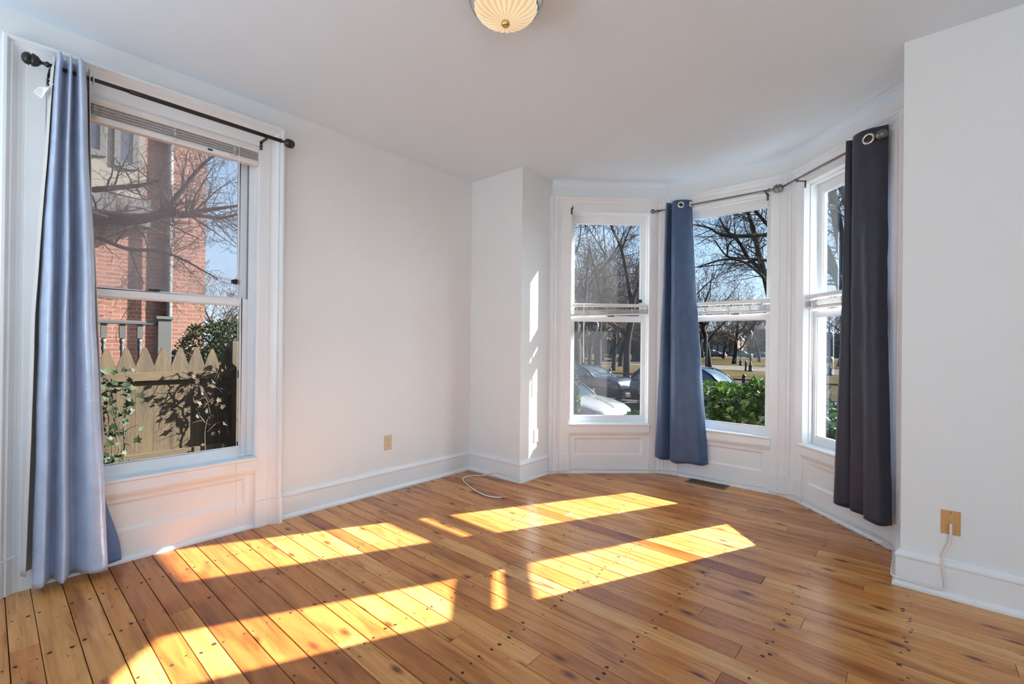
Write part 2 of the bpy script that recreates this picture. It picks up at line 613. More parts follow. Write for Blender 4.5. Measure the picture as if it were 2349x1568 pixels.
xs = [(-TH, 0.5), (2.0, 2.7), (4.2, XR + TH)]
for a, b in xs: mb.box(a, b, YB - TH, YB, ZB, HC + 0.2)
for a, b in ((0.5, 2.0), (2.7, 4.2)):
    mb.box(a, b, YB - TH, YB, ZB, 0.45); mb.box(a, b, YB - TH, YB, 2.45, HC + 0.2)
struct(mb.build('wall_back', M['wall']))

# ceiling and sub floor: the plan of the room, as one slab each
foot = [(-TH, YB - TH), (XR + TH, YB - TH), (XR + TH, Y2 + 0.12), (X2 + 0.05, Y2 + 0.12),
        (B1.x + 0.08, B1.y + 0.18), (A1.x - 0.09, A1.y + 0.18), (X1 - 0.16, Y2 + 0.12), (-TH, Y2 + 0.12)]
mb = MB()
mb.prism([(x, y, HC) for x, y in foot], (0, 0, 0.3))
struct(mb.build('ceiling', M['ceiling']))

# corner beads where the bay's casings meet
mb = MB()
for q_, da, db in ((A1, (A1 - A0), (B1 - A1)), (B1, (B1 - A1), CDIR), (A0, Vector((0, 1)), (A1 - A0))):
    da = -Vector(da).normalized(); db = Vector(db).normalized()
    bis = (da + db).normalized()
    w_ = 0.036
    p_ = [q_ - bis * 0.01, q_ + da * w_, q_ + da * w_ * 0.9 + bis * 0.046, q_ + bis * 0.052 + da * 0.012, q_ + bis * 0.046, q_ + bis * 0.052 + db * 0.012, q_ + db * w_ * 0.9 + bis * 0.046, q_ + db * w_]
    mb.prism([(v_.x, v_.y, 0.0) for v_ in p_], (0, 0, 2.585))
struct(mb.build('trim_2', M['trim']))

# soft plaster cove where the bay ceiling meets its walls
mb = MB()
rc = 0.06
for fr, L in ((FA, LA), (FB, LB), (FC, LC)):
    prof = [(0, HC), (0, HC - rc)] + [(rc - rc * math.cos(a), HC - rc + rc * math.sin(a)) for a in [PI / 2 * k / 6 for k in range(7)]] + [(rc, HC)]
    mb.sweep([lambda a, b, fr=fr: fr(a * 0.41, a - 0.001, b), lambda a, b, fr=fr, L=L: fr(L - a * 0.41, a - 0.001, b)], prof)
struct(mb.build('trim_1', M['ceiling']))

# ------------------------------------------------------------------ floor boards
def build_floor():
    rnd = random.Random(11)
    verts, faces, mi, tone, seed = [], [], [], [], []

    def quad_box(x0, x1, y0, y1, z0, z1, t, s):
        b = len(verts)
        bv = 0.0012
        verts.extend([(x0, y0, z0), (x1, y0, z0), (x1, y1, z0), (x0, y1, z0),
                      (x0, y0, z1 - bv), (x1, y0, z1 - bv), (x1, y1, z1 - bv), (x0, y1, z1 - bv),
                      (x0 + bv, y0 + bv, z1), (x1 - bv, y0 + bv, z1), (x1 - bv, y1 - bv, z1), (x0 + bv, y1 - bv, z1)])
        for f in ((8, 9, 10, 11), (4, 5, 9, 8), (5, 6, 10, 9), (6, 7, 11, 10), (7, 4, 8, 11),
                  (0, 1, 5, 4), (1, 2, 6, 5), (2, 3, 7, 6), (3, 0, 4, 7)):
            faces.append([b + i for i in f]); mi.append(0); tone.append(t); seed.append(s)

    def disc(x, y, r, m_):
        b = len(verts); n = 7
        ph = rnd.random() * 6
        for k in range(n):
            rr = r * rnd.uniform(0.7, 1.25)
            verts.append((x + rr * 1.25 * math.cos(ph + 2 * PI * k / n), y + rr * math.sin(ph + 2 * PI * k / n), 0.0006))
        faces.append([b + k for k in range(n)]); mi.append(m_); tone.append(0); seed.append(0)
    y = YB
    joists = [-0.05 + 0.405 * k for k in range(14)]
    while y < 1.83:
        w = rnd.choice((0.082, 0.085, 0.095, 0.098, 0.1, 0.102, 0.105))
        y1 = min(y + w, 1.85)
        yy = y1
        xa, xb = -0.02, XR + 0.02
        if yy > Y1 - 0.001: xa, xb = X1 - 0.02, X2 + 0.02
        if yy > Y2:
            d = yy - Y2
            xa = X1 - 0.06 + d * 1.042; xb = X2 + 0.06 - d * 0.978
        x = xa
        first = True
        while x < xb:
            ln = rnd.uniform(0.5, 3.2) if first else rnd.uniform(1.9, 3.8)
            first = False
            x1 = min(x + ln, xb)
            if xb - x1 < 0.35: x1 = xb
            g = 0.0011 if rnd.random() < 0.7 else 0.0019
            t = min(1, max(0, rnd.gauss(0.58, 0.21)))
            t = min(1, max(0, t - max(0, 0.35 - x * 0.25) * 0.5))
            quad_box(x + 0.0006, x1 - 0.0006, y + g, y1 - g, -0.02, 0.0, t, rnd.random())
            for jx in joists:
                if x + 0.03 < jx < x1 - 0.03:
                    for fy in (0.2, 0.8):
                        if rnd.random() < 0.9:
                            disc(jx + rnd.uniform(-0.018, 0.018), y + (y1 - y) * (fy + rnd.uniform(-0.08, 0.08)), rnd.uniform(0.0036, 0.0078), 1)
            x = x1
        y = y1
    # dark sub floor seen in the seams
    b = len(verts)
    inner = [(0, YB), (XR, YB), (XR, Y1), (X2, Y1), (X2, Y2), (B1.x, B1.y), (A1.x, A1.y), (X1, Y2), (X1, Y1), (0, Y1)]
    for px_, py_ in inner: verts.append((px_, py_, -0.012))
    for px_, py_ in inner: verts.append((px_, py_, -0.2))
    n = len(inner)
    faces.append([b + i for i in range(n)]); mi.append(2); tone.append(0); seed.append(0)
    faces.append([b + n + i for i in range(n)][::-1]); mi.append(2); tone.append(0); seed.append(0)
    me = bpy.data.meshes.new('floor')
    me.from_pydata(verts, [], faces)
    for k in ('floor', 'nail', 'gap'): me.materials.append(M[k])
    me.polygons.foreach_set('material_index', mi)
    a = me.attributes.new('tone', 'FLOAT', 'FACE'); a.data.foreach_set('value', tone)
    a = me.attributes.new('seed', 'FLOAT', 'FACE'); a.data.foreach_set('value', seed)
    me.update()
    o = bpy.data.objects.new('floor', me); COL.objects.link(o)
    struct(o)


build_floor()

# ------------------------------------------------------------------ baseboards
BASE_PROF = [(0, 0), (0.032, 0), (0.032, 0.012), (0.026, 0.024), (0.018, 0.03), (0.018, 0.142), (0.022, 0.148), (0.022, 0.156),
             (0.014, 0.166), (0.010, 0.178), (0, 0.182)]


def baseboard(name, runs):
    mb = MB()
    for st in runs:
        mb.sweep(st, BASE_PROF)
    return struct(mb.build(name, M['trim'], fix=True))


baseboard('baseboard_left', [[lambda a, b: FL(-1.13, a, b), lambda a, b: FL(Y1 - a, a, b)],
                             [lambda a, b: FL(YB + 0.01, a, b), lambda a, b: FL(-2.385, a, b)]])
baseboard('baseboard_front_left', [[lambda a, b: Vector((a, Y1 - a, b)), lambda a, b: Vector((X1 + a, Y1 - a, b)), lambda a, b: Vector((X1 + a, Y2 + 0.005 - a * 0.4, b))]])
baseboard('baseboard_front_right', [[lambda a, b: Vector((X2 - a, Y2 - 0.02, b)), lambda a, b: Vector((X2 - a, Y1 - a, b)), lambda a, b: Vector((XR, Y1 - a, b))]])
SHOE = [(0, 0), (0.022, 0), (0.02, 0.012), (0.012, 0.022), (0, 0.026)]
# low shoe mouldings below the window panels
mb = MB()
for fr, w in ((FL, WL), (FA, WA), (FB, WB), (FC, WC)):
    mb.sweep([lambda a, b, fr=fr, w=w: fr(w[0] + 0.005, a + 0.012, b), lambda a, b, fr=fr, w=w: fr(w[1] - 0.005, a + 0.012, b)], SHOE)
struct(mb.build('baseboard_bay', M['trim']))

# ------------------------------------------------------------------ windows
def mitred(mb, fr, s0, s1, ztop, prof, zbot):
    """casing swept up the left side, across the head and down the right side"""
    mb.sweep([lambda a, b: fr(s0 + a, b, zbot), lambda a, b: fr(s0 + a, b, ztop - a),
              lambda a, b: fr(s1 - a, b, ztop - a), lambda a, b: fr(s1 - a, b, zbot)], prof)


CAS = [(0, 0), (0, 0.062), (0.006, 0.068), (0.016, 0.068), (0.022, 0.060), (0.026, 0.050), (0.034, 0.053), (0.040, 0.046),
       (0.052, 0.034), (0.066, 0.028), (0.076, 0.026), (0.080, 0.030), (0.143, 0.030), (0.148, 0.026), (0.148, 0)]
CASB = [(0, 0), (0, 0.038), (0.006, 0.043), (0.016, 0.043), (0.022, 0.036), (0.030, 0.034), (0.036, 0.037), (0.044, 0.031),
        (0.060, 0.022), (0.072, 0.021), (0.076, 0.025), (0.140, 0.025), (0.145, 0.022), (0.145, 0)]


def scaled(prof, w):
    k = w / prof[-1][0]
    return [(a * k, b) for a, b in prof]


def window(idx, fr, w, out0, out1, ztop, prof, stop, g_up, g_lo, z_meet=1.455, zst=0.465):
    """w: opening; out0/out1: outer casing edges; g_up/g_lo: pane materials"""
    s0, s1, zs, zh = w
    root = struct(empty('window_%d' % idx, fr((s0 + s1) / 2, 0, 0)))
    cw = s0 - out0
    # casing
    mb = MB()
    p1 = scaled(prof, cw)
    zc = zh - 0.0
    cwr = out1 - s1
    top_w = ztop - zh
    kk = top_w / cw
    mb.sweep([lambda a, b: fr(out0 + a, b, 0.0), lambda a, b: fr(out0 + a, b, ztop - a * kk),
              lambda a, b: fr(out1 - a * cwr / cw, b, ztop - a * kk), lambda a, b: fr(out1 - a * cwr / cw, b, 0.0)], p1)
    mb.build('casing', M['trim'], root)
    # plinth blocks
    for sa, sb, sgn in ((out0, s0, 1), (out1, s1, -1)):
        q = MB()
        pr = [(0, 0)] + [(a * (abs(sb - sa) + 0.004) / p1[-1][0], b + 0.012) for a, b in p1[1:-1]] + [(abs(sb - sa) + 0.004, 0)]
        pr = [(pr[0][0] - 0.004, 0)] + [(a - 0.004 if i < 3 else a, b) for i, (a, b) in enumerate(pr[1:])]
        q.sweep([lambda a, b: fr(sa + sgn * a, b, 0.0), lambda a, b: fr(sa + sgn * a, b, 0.168)], pr)
        q.build('plinth_block', M['trim'], root)
    # jamb and stops
    mb = MB()
    jt = 0.02
    mb.fbox(fr, s0 - 0.012, s0 + 0.006, -TH - 0.01, 0.026, zst - 0.06, zh)
    mb.fbox(fr, s1 - 0.006, s1 + 0.012, -TH - 0.01, 0.026, zst - 0.06, zh)
    mb.fbox(fr, s0, s1, -TH - 0.01, 0.026, zh - 0.006, zh + 0.012)
    mb.fbox(fr, s0 + 0.006, s0 + stop, -0.045, -0.022, zst, zh - 0.006)
    mb.fbox(fr, s1 - stop, s1 - 0.006, -0.045, -0.022, zst, zh - 0.006)
    mb.fbox(fr, s0 + 0.006, s1 - 0.006, -0.045, -0.022, zh - 0.006 - max(stop, 0.016), zh - 0.006)
    mb.fbox(fr, s0 + 0.006, s0 + stop - 0.004, -0.14, -0.126, zst, zh)
    mb.fbox(fr, s1 - stop + 0.004, s1 - 0.006, -0.14, -0.126, zst, zh)
    mb.fbox(fr, s0 - 0.02, s1 + 0.02, -TH - 0.05, -0.04, zst - 0.06, zst + 0.005)
    mb.build('window_frame', M['trim'], root, bevel=0.002)
    # sashes
    a0, a1 = s0 + stop - 0.008, s1 - stop + 0.008

    def sash(name, o0, o1, z0, z1, st, bot, top, gmat):
        q = MB()
        q.fbox(fr, a0, a0 + st, o0, o1, z0, z1)
        q.fbox(fr, a1 - st, a1, o0, o1, z0, z1)
        q.fbox(fr, a0 + st, a1 - st, o0, o1, z0, z0 + bot)
        q.fbox(fr, a0 + st, a1 - st, o0, o1, z1 - top, z1)
        # glazing bead
        om = (o0 + o1) / 2
        bd = 0.007
        q.fbox(fr, a0 + st, a0 + st + bd, om + 0.004, o1 - 0.008, z0 + bot, z1 - top)
        q.fbox(fr, a1 - st - bd, a1 - st, om + 0.004, o1 - 0.008, z0 + bot, z1 - top)
        q.fbox(fr, a0 + st, a1 - st, om + 0.004, o1 - 0.008, z0 + bot, z0 + bot + bd)
        q.fbox(fr, a0 + st, a1 - st, om + 0.004, o1 - 0.008, z1 - top - bd, z1 - top)
        so = q.build(name, M['trim'], root, bevel=0.003)
        g = MB()
        g.fbox(fr, a0 + st - 0.004, a1 - st + 0.004, om - 0.002, om + 0.002, z0 + bot - 0.004, z1 - top + 0.004)
        g.build('pane', gmat, so)
        return so
    lo = sash('lower_sash', -0.086, -0.048, zst - 0.004, z_meet + 0.014, 0.040, 0.062, 0.042, g_lo)
    up = sash('upper_sash', -0.126, -0.088, z_meet - 0.03, zh - 0.006, 0.045, 0.048, 0.075, g_up)
    # stool, its bed moulding and the panel below
    mb = MB()
    nose = [(0.026, zst - 0.002), (0.05, zst - 0.002), (0.056, zst - 0.008), (0.056, zst - 0.016), (0.050, zst - 0.022), (0.046, zst - 0.024),
            (0.046, zst - 0.08), (0.026, zst - 0.08)]
    nose = [(-0.06, zst - 0.002)] + nose[1:] + [(-0.06, zst - 0.08)]
    mb.sweep([lambda a, b: fr(s0 - 0.004, a, b), lambda a, b: fr(s1 + 0.004, a, b)], nose)
    mb.build('stool', M['trim'], root, bevel=0.0015)
    mb = MB()
    zt, zb = zst - 0.08, 0.0
    bedp = [(0, zt), (0.026, zt), (0.024, zt - 0.012), (0.014, zt - 0.026), (0.010, zt - 0.034), (0, zt - 0.034)]
    mb.sweep([lambda a, b: fr(s0, a + 0.012, b), lambda a, b: fr(s1, a + 0.012, b)], bedp)
    mb.build('bed_moulding', M['trim'], root)
    mb = MB()
    pa, pb, pz0, pz1 = s0 + 0.055, s1 - 0.055, 0.165, 0.325
    mb.fbox(fr, s0, pa, 0.0, 0.014, 0, zt); mb.fbox(fr, pb, s1, 0.0, 0.014, 0, zt)
    mb.fbox(fr, pa, pb, 0.0, 0.014, 0, pz0); mb.fbox(fr, pa, pb, 0.0, 0.014, pz1, zt)
    # sloping inner moulding of the sunk panel
    rect = lambda d, o: [fr(pa + d, o, pz0 + d), fr(pb - d, o, pz0 + d), fr(pb - d, o, pz1 - d), fr(pa + d, o, pz1 - d)]
    r0, r1 = rect(0, 0.014), rect(0.016, 0.002)
    mb.add(r0 + r1, [(0, 1, 5, 4), (1, 2, 6, 5), (2, 3, 7, 6), (3, 0, 4, 7)])
    mb.add(rect(0.016, 0.002), [(0, 1, 2, 3)])
    mb.build('apron_panel', M['trim'], root)
    return root, lo, up


w1, lo1, up1 = window(1, FL, WL, -2.385, -1.124, 2.60, CAS, 0.034, M['glass_wet'], M['glass_dusty'], 1.452, 0.458)
w2, lo2, up2 = window(2, FA, WA, 0.02, LA - 0.024, 2.585, CASB, 0.014, M['glass_haze'], M['glass_haze'])
w3, lo3, up3 = window(3, FB, WB, 0.022, LB - 0.022, 2.585, CASB, 0.016, M['glass'], M['glass'])
w4, lo4, up4 = window(4, FC, WC, 0.024, LC - 0.02, 2.585, CASB, 0.014, M['glass'], M['glass'])


def sash_hardware(fr, s_lock, s_stop, z_meet, parent_lo, parent_up, label):
    mb = MB()   # sash lock on the meeting rail
    mb.fbox(fr, s_lock - 0.03, s_lock + 0.03, -0.08, -0.052, z_meet + 0.014, z_meet + 0.022)
    mb.fbox(fr, s_lock - 0.012, s_lock + 0.04, -0.095, -0.06, z_meet + 0.022, z_meet + 0.032)
    mb.build('sash_lock', M['iron'], parent_lo, bevel=0.002)['label'] = 'dark metal sash lock'
    if s_stop is not None:
        mb = MB()
        z = s_stop[1]; s = s_stop[0]
        mb.fbox(fr, s - 0.016, s + 0.014, -0.088, -0.076, z - 0.016, z + 0.016)
        mb.fbox(fr, s - 0.03, s - 0.008, -0.086, -0.070, z - 0.011, z + 0.011)
        mb.build('vent_stop', M['iron'], parent_up, bevel=0.002)['label'] = 'black vent stop on the stile'


sash_hardware(FL, -1.80, (-1.36, 1.575), 1.452, lo1, up1, '')
sash_hardware(FA, 0.58, (0.873, 1.625), 1.455, lo2, up2, '')
sash_hardware(FB, 0.60, None, 1.455, lo3, up3, '')


# ------------------------------------------------------------------ blinds
def blind(label, fr, s0, s1, o, z_head, h_head, gap, h_stack, h_bot, tilt, wand_s, wand_len, cords, n_slat=9, group='raised mini blinds', wand_mat=None, oh=0.026, wand_r=0.0042):
    root = thing('mini_blind', label, 'window blind', fr((s0 + s1) / 2, o, z_head), group)
    mb = MB()
    hp = [(-oh, z_head), (oh * 0.6, z_head), (oh * 0.95, z_head - h_head * 0.35), (oh * 0.95, z_head - h_head * 0.7), (oh * 0.6, z_head - h_head), (-oh, z_head - h_head)]
    mb.sweep([lambda a, b: fr(s0, o + a, b), lambda a, b: fr(s1, o + a, b)], hp)
    mb.build('headrail', M['slat'], root, bevel=0.0015)
    zt = z_head - h_head - gap

    def tz(s): return tilt * ((s - s0) / (s1 - s0) - 0.5)
    mb = MB()
    for k in range(n_slat):
        z = zt - h_stack * (k + 0.5) / n_slat
        th = h_stack / n_slat * 0.36
        e = 0.0035 if k % 2 else 0.0
        sa, sb = s0 + 0.004, s1 - 0.004
        pts = []
        for (u, w_) in ((-0.9, -0.2), (0, 0.25), (0.9, -0.2)):
            pts.append((u, w_))
        prof = [(oh * u * 0.85 + e, z + th * w_ + th * 0.5) for u, w_ in pts] + [(oh * u * 0.85 + e, z + th * w_ - th * 0.5) for u, w_ in pts[::-1]]
        mb.sweep([lambda a, b: fr(sa, o + a, b + tz(sa)), lambda a, b: fr(sb, o + a, b + tz(sb))], prof)
    mb.build('slat_stack', M['slat_edge'], root)
    zb = zt - h_stack
    mb = MB()
    bp = [(-oh * 0.8, zb), (oh * 0.8, zb), (oh * 0.95, zb - h_bot * 0.4), (oh * 0.7, zb - h_bot), (-oh * 0.8, zb - h_bot)]
    mb.sweep([lambda a, b: fr(s0, o + a, b + tz(s0)), lambda a, b: fr(s1, o + a, b + tz(s1))], bp)
    mb.build('bottom_rail', M['slat'], root, bevel=0.001)
    rnd = random.Random(int(s0 * 1000) + 5)
    for cs in cords:
        mb = MB()
        s = s0 + (s1 - s0) * cs
        mb.tube([fr(s, o + oh * 1.02, z_head - h_head), fr(s, o + oh * 1.05, zt)], 0.0016, 5)
        pts = []
        for k in range(26):
            q = k / 25
            pts.append(fr(s + 0.009 * math.sin(k * 2.4) + rnd.uniform(-0.002, 0.002), o + oh * 1.05 + 0.005 + 0.004 * math.cos(k * 1.7),
                          zt - 0.002 - (h_stack + h_bot * 0.8) * q + tz(s)))
        mb.tube(pts, 0.0017, 5)
        mb.build('ladder_cord', M['slat'], root)
    if wand_s is not None:
        mb = MB()
        s = s0 + (s1 - s0) * wand_s
        mb.tube([fr(s, o + oh * 1.3, z_head - h_head * 0.6), fr(s, o + oh * 1.5, z_head - h_head - 0.02), fr(s + 0.002, o + oh * 1.5, z_head - wand_len)], [min(0.002, wand_r), wand_r, wand_r], 7)
        mb.build('tilt_wand', wand_mat or M['white_plastic'], root)
    return root


b1 = blind('white mini blind raised tight at the head of the wide window beside the satin curtain', FL, WL[0] + 0.01, WL[1] - 0.006, 0.012, 2.450, 0.046, 0.006, 0.052, 0.030, 0.004, 0.878, 2.33,
           (0.17, 0.53, 0.85), 7, oh=0.026, wand_r=0.0013)
# small warning sticker on its bottom rail
mb = MB()
zz = 2.450 - 0.046 - 0.006 - 0.052
s_a = -1.56
mb.fbox(FL, s_a, s_a + 0.024, 0.034, 0.0385, zz - 0.017, zz - 0.007, 0)
mb.fbox(FL, s_a + 0.034, s_a + 0.12, 0.034, 0.0383, zz - 0.020, zz - 0.004, 1)
mb.build('warning_sticker', [M['iron'], M['paper']], b1)['label'] = 'black and white warning sticker'
blind('white mini blind bunched across the middle of the hazy left bay window', FA, WA[0] + 0.008, WA[1] - 0.008, -0.018, 1.590, 0.030, 0.026, 0.042, 0.014, 0.022, 0.165, 0.56,
      (0.21, 0.47, 0.79), 7, oh=0.02)
blind('white mini blind bunched across the middle bay window above the hedge', FB, WB[0] + 0.01, WB[1] - 0.006, -0.016, 1.592, 0.030, 0.014, 0.046, 0.016, -0.004, None, 0.5,
      (0.3, 0.56, 0.79), 7, oh=0.02)
blind('white mini blind bunched across the right bay window behind the dark curtain', FC, WC[0] + 0.006, WC[1] - 0.008, -0.014, 1.592, 0.030, 0.014, 0.046, 0.018, 0.0, 0.115, 0.60,
      (0.16, 0.5, 0.84), 7, oh=0.02)

# ------------------------------------------------------------------ curtain hardware
FINIAL = [(0.006, 0.0), (0.011, 0.004), (0.012, 0.010), (0.007, 0.016), (0.006, 0.024), (0.010, 0.028), (0.019, 0.034), (0.0245, 0.045),
          (0.025, 0.052), (0.020, 0.054), (0.020, 0.058), (0.0245, 0.060), (0.022, 0.072), (0.014, 0.080), (0.0, 0.083)]


def bracket(fr, s, o, z, parent, rr=0.010, z_foot=0.05):
    mb = MB()
    zf = z - 0.012
    mb.fbox(fr, s - 0.008, s + 0.008, o[0], o[0] + 0.003, zf - z_foot, zf + 0.004)
    mb.fbox(fr, s - 0.008, s + 0.008, o[0], o[1] - 0.004, zf - 0.004, zf)
    p = [fr(s, o[1] + rr * 1.25 * math.cos(a), z + rr * 1.25 * math.sin(a)) for a in [PI * (0.95 + 1.1 * k / 8) for k in range(9)]]
    mb.tube(p, 0.003, 6)
    for zz in (zf - z_foot * 0.35, zf - z_foot * 0.75):
        mb.lathe([(0.004, 0.0), (0.0035, 0.002), (0, 0.0025)], 8, fr(s, o[0] + 0.003, zz), fr.n, mi=1)
    mb.tube([fr(s, o[1], z - rr * 1.2), fr(s + 0.004, o[1] + 0.004, z - rr * 2.4)], 0.003, 6)
    return mb.build('bracket', [M['iron'], M['chrome']], parent)


def rod(label, fr, sa, sb, o, za, zb, brs, metal, ends=(True, True), r=(0.0095, 0.0118), group='curtain rods', fs=1.35):
    root = thing('curtain_rod', label, 'curtain rod', fr(sa, o, za), group)
    P0, P1 = fr(sa, o, za), fr(sb, o, zb)
    d = (P1 - P0).normalized()
    mb = MB()
    q = 0.28
    mid = P0.lerp(P1, q)
    mb.tube([P0, mid], r[0], 12)
    mb.tube([mid, mid + d * 0.004, P1], [r[1] * 0.9, r[1], r[1]], 12)
    mb.build('pole', metal, root)
    if ends[0]:
        MB().lathe([(a * fs, b * fs) for a, b in FINIAL], 22, P0, -d).build('finial', metal, root)
    if ends[1]:
        MB().lathe([(a * fs, b * fs) for a, b in FINIAL], 22, P1, d).build('finial', metal, root)
    for s, ow in brs:
        z = za + (zb - za) * (s - sa) / (sb - sa)
        bracket(fr, s, (ow, o), z, root)
    return root


rod('dark bronze curtain rod above the wide left window with a ball at each end', FL, -2.232, -1.185, 0.12, 2.487, 2.489, ((-2.228, 0.03), (-1.262, 0.03)), M['iron'], fs=1.15)
rod('grey metal curtain rod above the middle bay window with a ball at each end', FB, -0.03, 0.885, 0.095, 2.462, 2.458, ((0.055, 0.03), (0.872, 0.028)), M['steel'], r=(0.007, 0.0085))
rod('grey metal curtain rod above the right bay window carrying the dark slate curtain', FC, -0.005, 0.885, 0.095, 2.470, 2.464, ((0.19, 0.025), (0.86, 0.025)), M['steel'], ends=(False, True), r=(0.007, 0.0085), fs=1.12)
br = bracket(FA, 0.178, (0.025, 0.075), 2.478, None)
br.name = 'curtain_bracket'
tag(br, 'small black bracket with no rod at the top left of the left bay window', 'bracket')


# ------------------------------------------------------------------ curtains
def catmull(p, n):
    out = []
    k = len(p)
    for i in range(n):
        t = i / (n - 1) * (k - 1)
        j = min(int(t), k - 2); f = t - j
        a, b, c, d = p[max(j - 1, 0)], p[j], p[j + 1], p[min(j + 2, k - 1)]
        out.append(tuple(0.5 * (2 * b[m] + (c[m] - a[m]) * f + (2 * a[m] - 5 * b[m] + 4 * c[m] - d[m]) * f * f + (3 * b[m] - a[m] - 3 * c[m] + d[m]) * f ** 3) for m in range(len(b))))
    return out


def sheet(name, fr, rows, mt, parent, nu=90, nv=70, wr=0.004, seed=0.0, thick=0.0016, hem=None, zwave=0.0):
    """rows: [(z, [(s,o)...])] top to bottom, the same number of points in each row"""
    cols = [[catmull(r[1], nu)] for r in rows]
    zs = [r[0] for r in rows]
    verts, faces = [], []
    for v in range(nv):
        t = v / (nv - 1)
        z = zs[0] + (zs[-1] - zs[0]) * t
        j = 0
        while j < len(zs) - 2 and z < zs[j + 1]: j += 1
        f = (zs[j] - z) / (zs[j] - zs[j + 1])
        f = min(1, max(0, f))
        g = f * f * (3 - 2 * f) if len(zs) == 2 else f
        for u in range(nu):
            a, b = cols[j][0][u], cols[j + 1][0][u]
            s = a[0] + (b[0] - a[0]) * g
            o = a[1] + (b[1] - a[1]) * g
            n1 = mnoise.noise(Vector((s * 9 + seed, o * 9, z * 2.6)))
            n2 = mnoise.noise(Vector((s * 26 + seed, o * 26, z * 11)))
            amp = wr * (0.5 + 0.8 * math.sin(PI * min(1, t * 1.15)))
            zz = z + zwave * math.sin(u * 0.23 + seed) * (1 if v == nv - 1 else 0)
            verts.append(fr(s + amp * n1 * 0.8, o + amp * (n1 + 0.45 * n2), zz))
    for v in range(nv - 1):
        for u in range(nu - 1):
            faces.append((v * nu + u, v * nu + u + 1, (v + 1) * nu + u + 1, (v + 1) * nu + u))
    mb = MB(); mb.add(verts, faces, 0, True)
    o = mb.build(name, mt, parent, fix=False)
    if thick:
        so = o.modifiers.new('thickness', 'SOLIDIFY'); so.thickness = thick; so.offset = 0
    return o


def grommet(fr, s, o, z, nrm, parent, r=0.021, eye=True):
    mb = MB()
    nrm = Vector(nrm).normalized()
    prof = [(r + 0.006 * math.cos(a), 0.0035 * math.sin(a)) for a in [2 * PI * k / 10 for k in range(11)]]
    mb.lathe(prof, 26, fr(s, o, z), nrm)
    g = mb.build('grommet', M['chrome'], parent)
    if eye: MB().lathe([(r - 0.001, -0.002), (r - 0.001, 0.0005), (0, 0.0005)], 26, fr(s, o, z), nrm).build('eyelet_dark_disc', M['dark'], g)  # dark disc in place of a cut hole, standing for the shade inside
    return g


cl = thing('curtain', 'pale blue satin curtain hanging to the floor at the wide left window', 'curtain', FL(-2.16, 0.12, 0))
sheet('panel', FL, [
    (2.548, [(-2.196, .085), (-2.214, .125), (-2.200, .172), (-2.180, .082), (-2.164, .176), (-2.150, .078), (-2.136, .170), (-2.116, .150), (-2.108, .090)]),
    (2.40, [(-2.205, .085), (-2.222, .125), (-2.206, .172), (-2.184, .080), (-2.166, .178), (-2.150, .076), (-2.132, .170), (-2.106, .150), (-2.100, .090)]),
    (1.36, [(-2.235, .080), (-2.257, .125), (-2.226, .178), (-2.198, .078), (-2.174, .192), (-2.144, .070), (-2.106, .172), (-2.068, .158), (-2.060, .095)]),
    (0.04, [(-2.250, .075), (-2.270, .130), (-2.238, .186), (-2.200, .082), (-2.172, .206), (-2.130, .076), (-2.072, .176), (-2.010, .168), (-2.000, .100)])],
    M['satin'], cl, 110, 110, 0.0075, 1.3, zwave=0.004)
o = sheet('lining', FL, [
    (2.535, [(-2.216, .150), (-2.224, .120), (-2.205, .058), (-2.15, .052), (-2.10, .058), (-2.094, .150)]),
    (1.9, [(-2.248, .150), (-2.258, .120), (-2.22, .058), (-2.15, .052), (-2.10, .056), (-2.080, .145)]),
    (1.3, [(-2.272, .150), (-2.283, .120), (-2.24, .058), (-2.16, .052), (-2.09, .055), (-2.052, .135)]),
    (0.72, [(-2.280, .150), (-2.292, .120), (-2.25, .056), (-2.17, .052), (-2.08, .055), (-2.024, .125)]),
    (0.10, [(-2.292, .150), (-2.306, .115), (-2.26, .055), (-2.18, .052), (-2.08, .055), (-2.02, .10)])],
    M['lining'], cl, 50, 60, 0.006, 5.1)
o['label'] = 'white curtain lining'
o = sheet('back_hem', FL, [
    (0.48, [(-2.10, .10), (-2.06, .09), (-2.035, .085), (-2.022, .08)]),
    (0.03, [(-2.10, .11), (-2.05, .085), (-1.985, .07), (-1.937, .055)])],
    M['satin_back'], cl, 24, 30, 0.004, 8.0)
o['label'] = 'dark blue underside of the hem'
mb = MB()
tg = [at(77, 211, 2.165), at(88, 200, 2.16), at(113, 200, 2.15), at(96, 226, 2.16)]
nn = (tg[1] - tg[0]).cross(tg[3] - tg[0]).normalized()
if nn.x < 0: nn = -nn
mb.prism([p for p in tg], nn * 0.0006)
for k in range(5):
    q = 0.16 + 0.15 * k
    a = tg[0].lerp(tg[1], q) + nn * 0.0008; b = tg[3].lerp(tg[2], q) + nn * 0.0008
    a, b = a.lerp(b, 0.12), a.lerp(b, 0.82 - 0.06 * k)
    mb.tube([a, b], 0.0007, 4, 1)
mb.tube([at(112, 201, 2.15), at(123, 192, 2.13)], 0.0012, 4, 0)
mb.build('care_tag', [M['paper'], M['iron']], cl)['label'] = 'white care tag with small print'
for s, z in ((-2.236, 2.487), (-2.092, 2.487)):
    grommet(FL, s + 0.012, 0.12, z, FL.dir, cl, 0.019, False)

